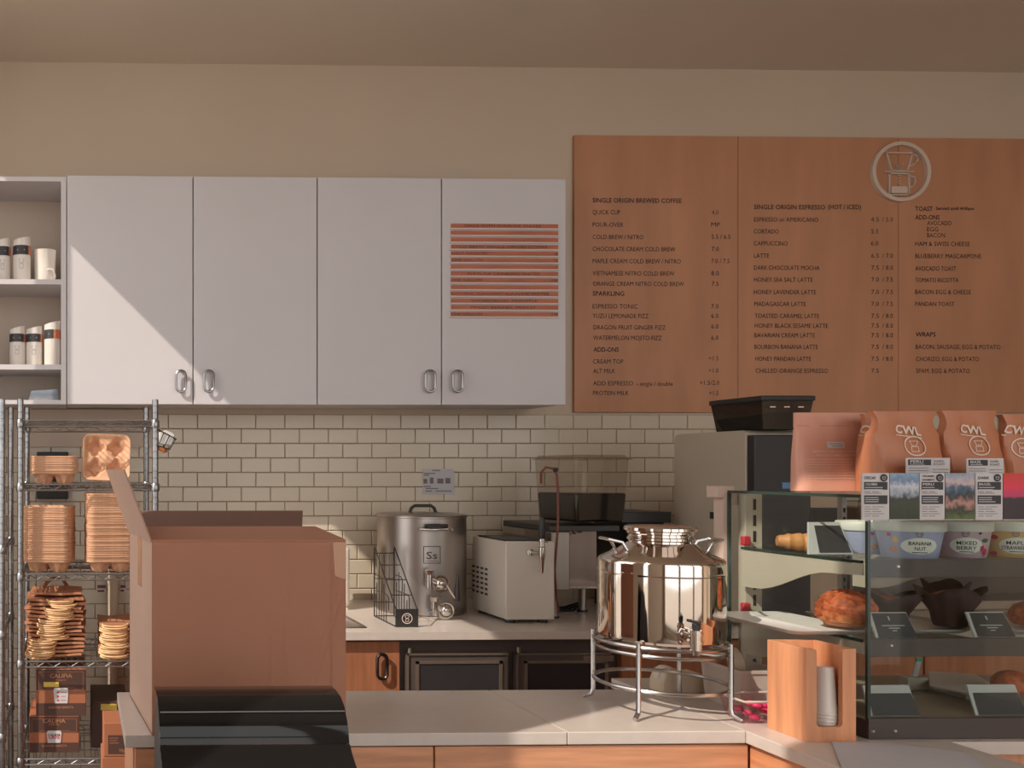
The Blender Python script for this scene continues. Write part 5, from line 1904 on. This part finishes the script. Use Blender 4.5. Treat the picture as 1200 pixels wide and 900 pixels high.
# things on the shelves
def rnd_sign(x0, x1, z0, z1, y, label, name='price_sign', border=True, lines=True, lean=.03):
    t = thing(name, label, 'sign', ((x0 + x1) / 2, y, z0))
    dz = z1 - z0
    f = lambda x, z, o=0.: (x, y + (z - z0) / dz * lean - o, z)
    mb = MB()
    mb.hexa([f(x0, z0), f(x1, z0), (x1, y + .004, z0), (x0, y + .004, z0)], [f(x0 + .006, z1), f(x1 - .0, z1), (x1, y + lean + .004, z1), (x0 + .006, y + lean + .004, z1)])
    bd = mb.build('holder', m_signb, t, smooth=False)
    mb = MB()
    iz = dz * (.26 if border else .03)
    il = .006
    fx = lambda x, z: (x, y + (z - z0) / dz * lean - .0012, z)
    mb.add([fx(x0 + il, z0 + .001), fx(x1, z0 + .001), fx(x1 - .002, z1 - iz), fx(x0 + il + .006, z1 - iz)], [(0, 1, 2, 3)])
    fc = mb.build('face', m_sign, t, smooth=False, normals=False)
    if lines:
        mb = MB()
        cx = (x0 + x1) / 2
        fy = lambda x, z: (x, y + (z - z0) / dz * lean - .002, z)
        w_ = x1 - x0
        for q, (a, b) in enumerate(((.25, .8), (.4, .65), (.46, .56))):
            line2(mb, [(x0 + w_ * a, z0 + dz * (.48 - .1 * q)), (x0 + w_ * b, z0 + dz * (.48 - .1 * q))], .0016, 0, fy)
        line2(mb, [(cx - .001, z0 + dz * .72), (cx - .001, z0 + dz * .82)], .003, 0, fy)
        mb.build('chalk_lines', m_signb, fc, smooth=False, normals=False, kind='stuff')
    return t


yS = QY0 + .045
a = P(1027, 745, yS); b = P(1075, 719, yS)
rnd_sign(a.x, b.x, S2 - .003, S2 + .052, yS, 'black price sign before the dark wrapped muffins on the middle case shelf', border=False)
a = P(1143, 745, yS); b = P(1190, 719, yS)
rnd_sign(a.x, b.x, S2 - .003, S2 + .052, yS, 'black price sign beside the open muffin and the far plate', border=False)
yB = QY0 + .03
a = P(1020, 836, yB); b = P(1078, 808, yB)
rnd_sign(a.x, b.x, QB - .003, QB + .062, yB, 'white edged black price sign on the case floor below the first muffin', lines=False)
a = P(1144, 836, yB); b = P(1204, 808, yB)
rnd_sign(a.x, b.x, QB - .003, QB + .062, yB, 'white edged black price sign on the case floor beside the white tray', lines=False)
# tilted black sign on the upper shelf
yU = 2.30
a, b = PX(948, yU), PX(1000, yU)
t = thing('chalk_menu_card', 'black card in a pale tilted frame on the upper case shelf beside the tubs', 'sign', ((a + b) / 2, yU, S1 - .004))
z0, z1 = S1 - .003, S1 + .075
def tilt(x, z, o=0): return (x, yU + (z - z0) * .45 - o, z)
q = [(a, z0), (b, z0), (b - .006, z1), (a + .028, z1)]
MB().hexa([tilt(*p) for p in q], [tilt(p[0], p[1], -.006) for p in q]).build('frame', m_signb, t, smooth=False)
q = [(a + .028, z0 + .004), (b - .004, z0 + .004), (b - .01, z1 - .008), (a + .038, z1 - .008)]
MB().hexa([tilt(p[0], p[1], .002) for p in q], [tilt(p[0], p[1], .0005) for p in q]).build('face', m_sign, t, smooth=False)

# croissant loaf on the upper shelf
t = thing('croissant', 'golden croissant lying at the end of the upper case shelf', 'pastry', (PX(925, 2.42), 2.42, S1 - .004))
mb = MB()
pts_, rs_ = [], []
for i in range(17):
    u = i / 16
    pts_.append((PX(917, 2.42) + .12 * u, 2.44 - .05 * u, S1 - .004 + .024 - .004 * u))
    rs_.append((.008 + .015 * math.sin(PI * min(1, u * 1.0 + .05)) ** .6) * (1 + .09 * math.sin(u * 40)))
mb.tube(pts_, rs_, 12)
mb.build('loaf', m_bread, t)

# plates with pastries on the middle shelf
def plate(px0, px1, y0, y1, z, label, tilt_=0.):
    x0, x1 = PX(px0, y0), PX(px1, y0)
    t = thing('white_plate', label, 'plate', ((x0 + x1) / 2, (y0 + y1) / 2, z))
    n = 24
    lo2 = []
    mb = MB()
    vs, fs = [], []
    for (ins, zz) in ((.014, .0005), (.004, .008), (.0, .0115), (.004, .0115), (.016, .004)):
        for p in rr(x0 + ins, x1 - ins, y0 + ins, y1 - ins, .02, 5):
            vs.append((p[0], p[1], z + zz))
    n = 24
    for k in range(4):
        fs += [(k * n + i, k * n + (i + 1) % n, (k + 1) * n + (i + 1) % n, (k + 1) * n + i) for i in range(n)]
    fs += [tuple(range(n - 1, -1, -1)), tuple(range(4 * n, 5 * n))]
    mb.add(vs, fs).build('dish', m_plate, t)
    return t


z2 = S2 - .004
plate(930, 1030, 2.19, 2.50, z2, 'white plate under the crusty orange pastry in the case')
plate(1052, 1145, 2.20, 2.50, z2, 'white plate under the dark wrapped muffins in the case')
plate(1172, 1275, 2.19, 2.50, z2, 'white plate under the glazed bun behind the far black sign')
t = thing('white_tray', 'white tray tilted on the case floor between the price signs', 'tray', (2.33, 2.3, QB - .004))
tx0, tx1 = PX(1084, 2.36), PX(1190, 2.2)
mb = MB()
mb.hexa([(tx0 + .0, 2.34, QB + .012), (tx1, 2.19, QB + .006), (tx1 + .12, 2.42, QB + .004), (tx0 + .11, 2.46, QB + .004)],
        [(tx0 - .01, 2.34, QB + .022), (tx1, 2.18, QB + .018), (tx1 + .13, 2.43, QB + .03), (tx0 + .11, 2.47, QB + .03)])
mb.build('dish', m_plate, t, bevel=.004)
MB().box(tx0 + .05, tx1 + .05, 2.3, 2.4, QB - .004, QB + .0065).build('foot', m_plate, t, smooth=False)


def muffin(px0, px1, Y, zb, h, label, open_, seed):
    rnd = random.Random(seed)
    x0, x1 = PX(px0, Y), PX(px1, Y)
    r = (x1 - x0) / 2
    cx = (x0 + x1) / 2
    t = thing('wrapped_muffin', label, 'muffin', (cx, Y, zb), 'muffins in dark paper')
    n = 48
    vs, fs = [], []
    for k, (rr_, z) in enumerate(((.5, 0), (.55, .1), (.62, .4), (.8, .68), (1.0, .9))):
        for i in range(n):
            a = 2 * PI * i / n
            pet = abs(math.sin(2 * a + .5 + seed))           # four raised corners
            fold = .03 * math.sin(12 * a) * (k / 4)
            zz = z * (1 + (.32 * pet if k == 4 else (.1 * pet if k == 3 else 0)))
            q = rr_ * (1 + (.16 * pet if k >= 3 else 0)) + fold
            vs.append((cx + r * .86 * q * math.cos(a), Y + r * .86 * q * math.sin(a), zb + h * zz * .8))
    for k in range(4):
        fs += [(k * n + i, k * n + (i + 1) % n, (k + 1) * n + (i + 1) % n, (k + 1) * n + i) for i in range(n)]
    fs.append(tuple(range(n - 1, -1, -1)))
    MB().add(vs, fs).build('paper_wrap', m_mpaper, t, solid=.0012)
    mb = MB()
    m = 10
    vs, fs = [], []
    for j in range(m + 1):
        a2 = PI / 2 * j / m
        for i in range(n):
            a = 2 * PI * i / n
            q = r * .62 * math.cos(a2) * (1 + .05 * math.sin(5 * a + j)) + .0005
            vs.append((cx + q * math.cos(a), Y + q * math.sin(a), zb + h * (.5 + .32 * math.sin(a2)) + rnd.uniform(-.0012, .0012)))
    for j in range(m):
        fs += [(j * n + i, j * n + (i + 1) % n, (j + 1) * n + (i + 1) % n, (j + 1) * n + i) for i in range(n)]
    mb.add(vs, fs).build('muffin_top', m_muffin, t)
    return t


muffin(1013, 1074, 2.29, z2 + .0125, .085, 'muffin in dark paper showing an orange top beside the crusty pastry', True, 1)
muffin(1080, 1146, 2.255, z2 + .0125, .105, 'larger muffin in tall dark paper between the two black signs', True, 2)
muffin(1086, 1130, 2.40, z2 + .0125, .1, 'muffin in dark paper half hidden behind the larger muffin', True, 3)


def rough_ball(c, rx, ry, rz, mat, t, name, seed, amp=.08, n=36, m=20):
    rnd = random.Random(seed)
    vs, fs = [], []
    for j in range(m + 1):
        a2 = PI * j / m
        for i in range(n):
            a = 2 * PI * i / n
            k = 1 + rnd.uniform(-amp, amp)
            vs.append((c[0] + rx * k * max(math.sin(a2), .01) * math.cos(a), c[1] + ry * k * max(math.sin(a2), .01) * math.sin(a), max(c[2] - rz * .55, c[2] + rz * k * math.cos(a2))))
    for j in range(m):
        fs += [(j * n + i, j * n + (i + 1) % n, (j + 1) * n + (i + 1) % n, (j + 1) * n + i) for i in range(n)]
    fs += [tuple(range(n - 1, -1, -1)), tuple(range(m * n, (m + 1) * n))]
    return MB().add(vs, fs).build(name, mat, t)


cx = PX(992, 2.27)
t = thing('crumble_pastry', 'round crusty orange pastry on the plate behind the case side glass', 'pastry', (cx, 2.27, z2 + .0125))
rough_ball((cx, 2.27, z2 + .048), .062, .06, .05, m_crumb, t, 'crust', 11)
MB().lathe([(.04, 0), (.058, .012), (.06, .03)], (cx, 2.27, z2 + .0122), 32).build('pastry_base', m_muffin, t)
cx = PX(1213, 2.26)
t = thing('glazed_bun', 'glazed orange bun on the plate behind the far black sign', 'pastry', (cx, 2.26, z2 + .0125))
rough_ball((cx, 2.26, z2 + .034), .05, .05, .038, m_crumb, t, 'bun', 12, .02)
cx = PX(1205, 2.22)
t = thing('glazed_bun', 'orange bun on the white tray on the case floor', 'pastry', (cx, 2.26, QB + .024))
rough_ball((cx, 2.26, QB + .042), .04, .04, .034, m_crumb, t, 'bun', 13, .02)
# little clip holder with green topped label
c_ = P(1072, 795, 2.4)
t = thing('label_clip', 'small metal block clip holding a green topped paper label on the case floor', 'clip', (c_.x, 2.4, QB - .004))
MB().box(c_.x - .026, c_.x + .03, 2.39, 2.42, QB - .004, QB + .03).build('block', m_brkt, t, smooth=False, bevel=.003)
MB().hexa([(c_.x - .006, 2.4, QB + .03), (c_.x + .008, 2.4, QB + .03), (c_.x + .008, 2.402, QB + .03), (c_.x - .006, 2.402, QB + .03)],
          [(c_.x + .004, 2.4, QB + .07), (c_.x + .018, 2.4, QB + .07), (c_.x + .018, 2.402, QB + .07), (c_.x + .004, 2.402, QB + .07)]).build('paper_label', m_paper, t, smooth=False)
MB().box(c_.x + .004, c_.x + .02, 2.399, 2.403, QB + .07, QB + .079).build('green_top', M('green_top', (90, 176, 140), .5), t, smooth=False)

# ---- yoghurt tubs
def tub(px0, px1, Y, label, body, words, fruit, rot=0.):
    x0, x1 = PX(px0, Y), PX(px1, Y)
    r = (x1 - x0) / 2
    cx = (x0 + x1) / 2
    zb = S1 - .004
    h = PZ(1060, 612, Y - r) - zb
    t = thing('yoghurt_tub', label, 'tub', (cx, Y, zb), 'yoghurt tubs on the upper case shelf')
    rb, rt = r * .78, r * .95
    hb_ = h * .82
    MB().lathe([(rb * .96, 0), (rb, .002), (rt, hb_)], (cx, Y, zb), 40).build('tub', body, t)
    MB().lathe([(r * .985, hb_ - .008), (r, hb_ - .006), (r, h - .004), (r * .97, h), (r * .9, h), (r * .88, h - .003), (.005, h - .003)], (cx, Y, zb), 40).build('lid', m_lid, t)
    base_an = math.atan2(-Y, -cx) + rot       # the print faces the counter's front
    def wr(s, z, o=.0008):
        q = rb + (rt - rb) * z / hb_ + o
        an = base_an + s / r
        return (cx + q * math.cos(an), Y + q * math.sin(an), zb + z)
    mb = MB()
    disc(mb, 0, hb_ * .42, r * .62, hb_ * .27, 0, 28, wr)
    lab = mb.build('oval_label', m_lid, t, smooth=False, normals=False)
    w2 = lambda s, z: wr(s, z, .0016)
    for k, wd in enumerate(words):
        mb = MB()
        put_text(mb, wd, 0, hb_ * (.45 if k == 0 else .28), 0, .0088, min(r * 1.05, .0085 * len(wd)), .008, 'C', w2)
        mb.build('lettering', m_ink, lab, smooth=False, normals=False)
    mb = MB()
    line2(mb, [(-r * .25 + r * .1 * i, hb_ * .21) for i in range(6)], hb_ * .025, 0, w2)
    mb.build('small_print', m_ink, lab, smooth=False, normals=False)
    for (s, z, a, b, m) in fruit:
        mb = MB()
        disc(mb, r * s, hb_ * z, r * a, hb_ * b, 0, 12, w2)
        mb.build('printed_fruit', m, t, smooth=False, normals=False)
    mb = MB()
    disc(mb, -r * .05, hb_ * .82, .0075, .0075, 0, 16, w2, .7)
    line2(mb, [(-r * .05 - .003, hb_ * .82), (-r * .05 + .003, hb_ * .82)], .002, 0, w2)
    mb.build('printed_emblem', m_pull, t, smooth=False, normals=False, kind='stuff')
    mb = MB()
    for q in range(5):
        rect(mb, -r * 1.18, -r * 1.02, hb_ * (.16 + .15 * q), hb_ * (.19 + .15 * q), 0, w2)
    mb.build('side_print', m_paper, t, smooth=False, normals=False, kind='stuff')
    return t


bn = [(-.85, .3, .14, .09, m_nut), (-.78, .62, .1, .1, m_ban), (-.98, .78, .08, .06, m_berry)]
bb = [(.62, .34, .1, .1, m_berry), (.78, .22, .12, .12, m_berry), (.72, .6, .16, .07, m_leaf), (.45, .84, .06, .04, m_ink)]
bm_ = [(-.75, .68, .13, .08, m_berry), (-.85, .12, .16, .08, m_berry), (.8, .4, .05, .04, m_nut), (.8, .6, .05, .04, m_nut)]
TUBY = 2.26
tub(1033, 1098, TUBY - .03, 'blue banana nut yoghurt tub with white lid at the front of the shelf', m_blue, ('BANANA', 'NUT'), bn, .35)
tub(1099, 1154, TUBY - .02, 'mauve and blue mixed berry yoghurt tub between banana and maple tubs', m_mauve, ('MIXED', 'BERRY'), bb, .2)
tub(1155, 1211, TUBY - .02, 'yellow maple strawberry yoghurt tub beside the mixed berry tub', m_honey, ('MAPLE', 'STRAWBERRY'), bm_, .25)
tub(986, 1042, TUBY + .085, 'blue yoghurt tub behind the banana nut one, turned to its side print', m_blue, ('BANANA', 'NUT'), bn, 1.2)
tub(1203, 1260, TUBY + .07, 'yellow yoghurt tub at the edge beyond the maple strawberry tub', m_honey, ('MAPLE', 'STRAWBERRY'), bm_, 1.1)

# ---- info cards hung along the top front edge of the case
yC = QY0 - .012
cards = [(1010.5, 1042, 't', 'DECAF', 'COLOMBIA'), (1043, 1077, 'p', m_mount), (1078, 1107, 't', "ORGANIC WOMEN'S", 'PERU'), (1108, 1142, 'p', m_mount2), (1143.5, 1175, 't', 'DARK', 'BRAZIL'), (1176, 1212, 'p', m_sunset)]
for c in cards:
    a, b = P(c[0], 554.5, yC), P(c[1], 608.5, yC)
    if c[2] == 'p':
        nm = {m_mount: 'print of green mountains under cloud', m_mount2: 'print of a rocky peak above a pink valley', m_sunset: 'print of a red sunset over dark land'}[c[3]]
        t = thing('photo_card', 'small %s hung on the case front' % nm, 'card', ((a.x + b.x) / 2, yC, b.z), 'cards along the case front')
        MB().box(a.x, b.x, yC, yC + .0015, b.z, a.z).build('print', c[3], t, smooth=False)
        MB().box(a.x, b.x, yC + .002, yC + .0035, b.z - .002, a.z).build('backing', m_tagw, t, smooth=False)
        continue
    t = thing('coffee_card', 'white coffee card headed %s with black printed blocks on the case front' % c[3].title(), 'card', ((a.x + b.x) / 2, yC, b.z), 'cards along the case front')
    sh_ = MB().box(a.x, b.x, yC, yC + .0015, b.z, a.z).build('sheet', m_tagw, t, smooth=False)
    MB().box(a.x, b.x, yC + .002, yC + .0035, b.z - .002, a.z).build('backing', m_tagw, t, smooth=False)
    wd, ht = b.x - a.x, a.z - b.z
    f = lambda u, v: (a.x + wd * u, b.z + ht * v)
    for (v0, v1) in ((.64, .81), (.33, .52)):
        mb = MB()
        p, q = f(.06, v0), f(.93, v1)
        rect(mb, p[0], q[0], p[1], q[1], yC - .0006)
        blk = mb.build('black_block', m_tagk, sh_, smooth=False, normals=False)
        mb = MB()
        if v0 > .5:
            p = f(.1, .735)
            put_text(mb, c[4], p[0], p[1], yC - .0012, .0055, wd * .45, .02)
        for k in range(2 if v0 > .5 else 3):
            p, q = f(.1, v1 - (.12 if v0 > .5 else .05) - k * .045), f(.55 + .2 * random.random(), 0)
            line2(mb, [p, (q[0], p[1])], .0016, yC - .0012)
        mb.build('white_print', m_tagw, blk, smooth=False, normals=False, kind='stuff')
    mb = MB()
    p = f(.08, .87)
    put_text(mb, c[3].split()[0], p[0], p[1] + (.0045 if ' ' in c[3] else 0), yC - .0008, .0062 if ' ' not in c[3] else .005, wd * (.42 if len(c[3]) < 9 else .5), .015)
    if ' ' in c[3]:
        put_text(mb, c[3].split()[1], p[0], p[1] - .004, yC - .0008, .005, wd * .5, .015)
    mb.build('lettering', m_tagk, sh_, smooth=False, normals=False, kind='stuff')
    mb = MB()
    p = f(.79, .9)
    disc(mb, p[0], p[1], .0088, .0088, yC - .0008, 20)
    lg_ = mb.build('round_mark', m_tagk, sh_, smooth=False, normals=False)
    mb = MB()
    line2(mb, [(p[0] - .004, p[1] + .002), (p[0] + .004, p[1] + .002), (p[0] + .002, p[1] - .004), (p[0] - .002, p[1] - .004)], .001, yC - .0014, None, True)
    mb.build('mark_lines', m_tagw, lg_, smooth=False, normals=False)
    mb = MB()
    for k, v in enumerate((.595, .565, .27, .22, .17, .12, .07)):
        for u0, u1 in ((.08, .08 + .2 + .05 * (k % 2)), (.36, .6 + .09 * (k % 3))):
            p, q = f(u0, v), f(u1, v)
            line2(mb, [p, q], .0013, yC - .0008)
    mb.build('small_print', m_papers, sh_, smooth=False, normals=False, kind='stuff')
tag(MB().box(P(1010, 550, yC).x, QX1 - .02, yC + .0045, QY0 - .0015, PZ(1100, 609, yC) - .004, QZ1 - .002).build('card_rail', m_clear, smooth=False), 'clear plastic rail along the case front holding the coffee cards', 'card rail')

# ---- coffee bags on the case top
def coffee_bag(px0, px1, py_top, Y, depth, mat, label, kind, fold=False, rz=0., hgt=None, narrow=.0):
    x0, x1 = PX(px0, Y), PX(px1, Y)
    wd = x1 - x0
    zb = QZ1 + .0008
    h = PZ((px0 + px1) / 2, py_top, Y) - zb
    cx = (x0 + x1) / 2
    t = thing('coffee_bag', label, 'coffee bag', (cx, Y + depth / 2, zb), 'coffee bags on the pastry case')
    t.rotation_euler = (0, 0, rz)
    def sec(v):
        """half width, half depth at height v"""
        if fold:
            k = max(0, (v - .72) / .28)
            return wd / 2 * (1 - narrow * math.sin(PI * min(1, k)) * .5 - .06 * k), depth / 2 * (1 - .75 * min(1, max(0, v - .3) / .6)) + .004
        return wd / 2, depth / 2 * (1 - .9 * v ** 1.3) + .003
    mb = MB()
    n, m = 32, 18
    vs, fs = [], []
    for j in range(m + 1):
        v = j / m
        a, b = sec(v)
        for i in range(n):
            an = 2 * PI * i / n
            c_, s_ = math.cos(an), math.sin(an)
            # rounded box section
            p = 5.0 if v < .8 else 8.0
            q = (abs(c_) ** p + abs(s_) ** p) ** (-1 / p)
            x, y = a * c_ * q, b * s_ * q
            y += .0016 * math.sin(9 * v + 3 * c_) + .0012 * math.sin(14 * c_ + 5 * v)
            vs.append((x, y, h * v - (.006 * (1 - abs(c_) ** 6) if j == 0 and False else 0)))
    for j in range(m):
        fs += [(j * n + i, j * n + (i + 1) % n, (j + 1) * n + (i + 1) % n, (j + 1) * n + i) for i in range(n)]
    fs += [tuple(range(n - 1, -1, -1)), tuple(range(m * n, (m + 1) * n))]
    body = mb.add(vs, fs).build('body', mat, t, local=True)
    def fr(u, v, o=.0022):
        """point on the front: u -1..1, v 0..1"""
        a, b = sec(v)
        c_ = max(-.98, min(.98, u))
        p = 5.0 if v < .8 else 8.0
        y = b * (1 - abs(c_) ** p) ** (1 / p)
        y -= .0016 * math.sin(9 * v + 3 * c_ * .7) + .0012 * math.sin(14 * c_ * .7 + 5 * v)
        return (a * u, -y - o, h * v)
    ws = [('n', 1)]
    if kind == 'plain':
        mb = MB()
        f2 = lambda s, z: fr(s / (wd / 2), z / h)
        lw = wd
        rect(mb, -.02, .026, h * .545, h * .625, 0, f2)
        st = mb.build('sticker', m_tagw, body, local=True, smooth=False, normals=False)
        mb = MB()
        line2(mb, [(-.014, h * .6), (.02, h * .6)], .0016, 0, lambda s, z: fr(s / (wd / 2), z / h, .003))
        line2(mb, [(-.006, h * .57), (.02, h * .57)], .0016, 0, lambda s, z: fr(s / (wd / 2), z / h, .003))
        mb.build('sticker_print', m_papers, st, local=True, smooth=False, normals=False)
        for k, (s, w_) in enumerate((('SINGLE ORIGIN COFFEE', .66), ('ROASTED IN SMALL BATCHES', .56))):
            mb = MB()
            put_text(mb, s, .004, h * (.49 - .045 * k), 0, .0052, wd * w_, .01, 'C', f2)
            mb.build('lettering', m_print, body, local=True, smooth=False, normals=False)
        mb = MB()
        for k in range(8):
            z = h * (.40 - .034 * k)
            ww = wd * (.42 - (.1 if k in (1, 7) else .0))
            ww2 = wd * (.0 if k in (1, 7) else .0)
            s = -wd * .4
            while s < ww - .012:
                l = random.uniform(.008, .02)
                line2(mb, [(s, z), (min(s + l, ww), z)], .0012, 0, f2)
                s += l + .0035
        mb.build('fine_print', m_print, body, local=True, smooth=False, normals=False, kind='stuff')
        mb = MB()
        line2(mb, [(-wd * .49, h * .83), (wd * .49, h * .83)], .0016, 0, f2)
        mb.build('zip_crease', M('bag_crease', (200, 122, 96), .5) if 'bag_crease' not in bpy.data.materials else bpy.data.materials['bag_crease'], body, local=True, smooth=False, normals=False)
    else:
        f2 = lambda s, z: fr(s / (wd / 2), z / h)
        ox = {'logo': 0.0, 'logo2': .0, 'logoL': -.3 * wd}.get(kind, 0)
        mb = MB()
        sk = lambda s, z: f2(s + (z - h * .75) * .12, z - s * .12)
        put_text(mb, 'CWL', ox - .004, h * .715, 0, .02, .07, .035, 'C', sk)
        mb.build('lettering', m_print, body, local=True, smooth=False, normals=False)
        mb = MB()
        line2(mb, [(ox - .036, h * .685), (ox + .03, h * .685)], .0022, 0, sk)
        mb.build('underline', m_print, body, local=True, smooth=False, normals=False)
        mb = MB()
        cz_ = h * .57
        disc(mb, ox + .006, cz_, .027, .025, 0, 32, f2, .88)
        line2(mb, [(ox - .006, cz_ + .012), (ox + .014, cz_ + .012), (ox + .009, cz_ + .001), (ox - .002, cz_ + .001)], .0016, 0, f2, True)
        line2(mb, [(ox - .004, cz_ - .002), (ox + .012, cz_ - .002), (ox + .012, cz_ - .014), (ox - .004, cz_ - .014)], .0016, 0, f2, True)
        mb.build('emblem', m_print, body, local=True, smooth=False, normals=False, kind='stuff')
    return t


coffee_bag(938, 1021, 483, 2.47, .045, m_bag, 'salmon pink coffee bag showing its printed back, at the case end', 'plain')
coffee_bag(1032, 1112, 481, 2.27, .075, m_bag2, 'copper coffee bag marked CWL with the PERU tag before it', 'logo', True, 0, None, .3)
coffee_bag(1113, 1182, 480.5, 2.29, .07, m_bag2, 'copper coffee bag marked CWL with the BRAZIL tag before it', 'logo2', True, 0, None, .3)
coffee_bag(1022, 1072, 484, 2.40, .06, m_bag2, 'copper coffee bag squeezed behind between the salmon bag and the PERU bag', 'logoL', True, R(-8), None, .2)
coffee_bag(1184, 1258, 485, 2.29, .07, m_bag2, 'copper coffee bag beyond the BRAZIL bag, with small black seal', 'logoL', True, 0, None, .3)
for (pa_, pb_, y0_, y1_, s1_, s2_) in ((1062, 1113.5, 536.5, 556, 'PERU', 'DARK ROAST'), (1133, 1176.5, 537, 556, 'BRAZIL', 'DARK ROAST')):
    y = 2.225
    a, b = P(pa_, y0_, y), P(pb_, y1_, y)
    t = thing('bag_tag', 'white coffee tag reading %s standing before a copper coffee bag' % s1_, 'tag', ((a.x + b.x) / 2, y, QZ1), 'tags before the coffee bags')
    ht = .048
    z0 = QZ1 + .0008
    sh_ = MB().box(a.x, b.x, y, y + .002, z0, a.z).build('plate', m_tagw, t, smooth=False, bevel=.0008)
    wd = b.x - a.x
    zt = a.z
    mb = MB()
    rect(mb, a.x + wd * .04, a.x + wd * .56, zt - .018, zt - .004, y - .0006)
    bk = mb.build('black_block', m_tagk, sh_, smooth=False, normals=False)
    mb = MB()
    put_text(mb, s1_, a.x + wd * .08, zt - .0125, y - .0012, .007, wd * .3, .02)
    line2(mb, [(a.x + wd * .08, zt - .0155), (a.x + wd * .4, zt - .0155)], .0012, y - .0012)
    mb.build('lettering', m_tagw, bk, smooth=False, normals=False, kind='stuff')
    mb = MB()
    put_text(mb, s2_.split()[0], a.x + wd * .62, zt - .0105, y - .0006, .0055, wd * .24, .01)
    put_text(mb, s2_.split()[1], a.x + wd * .62, zt - .018, y - .0006, .0055, wd * .26, .01)
    for k in range(5):
        line2(mb, [(a.x + wd * .06, zt - .025 - k * .006), (a.x + wd * .5, zt - .025 - k * .006)], .0014, y - .0006)
        line2(mb, [(a.x + wd * .6, zt - .028 - k * .007), (a.x + wd * .95, zt - .028 - k * .007)], .0014, y - .0006)
    mb.build('small_print', m_papers, sh_, smooth=False, normals=False, kind='stuff')

# ---- loose papers on the counter return
t = thing('paper_sheets', 'white paper sheets fanned on the corner of the counter return', 'papers', (1.8, 1.95, CT))
for k in range(4):
    q = [G(974 + k * 3, 871.5 + k * .3), G(1040, 873), G(1139, 885), G(1165, 905), G(1040, 925), G(1003 - k * 2, 905)]
    z = CT + .0008 + k * .0012
    mb = MB()
    mb.prism([(p.x - .004 * k, p.y + .002 * k) for p in q], 'Z', z, z + .0007)
    mb.build('sheet', m_paper, t, smooth=False)
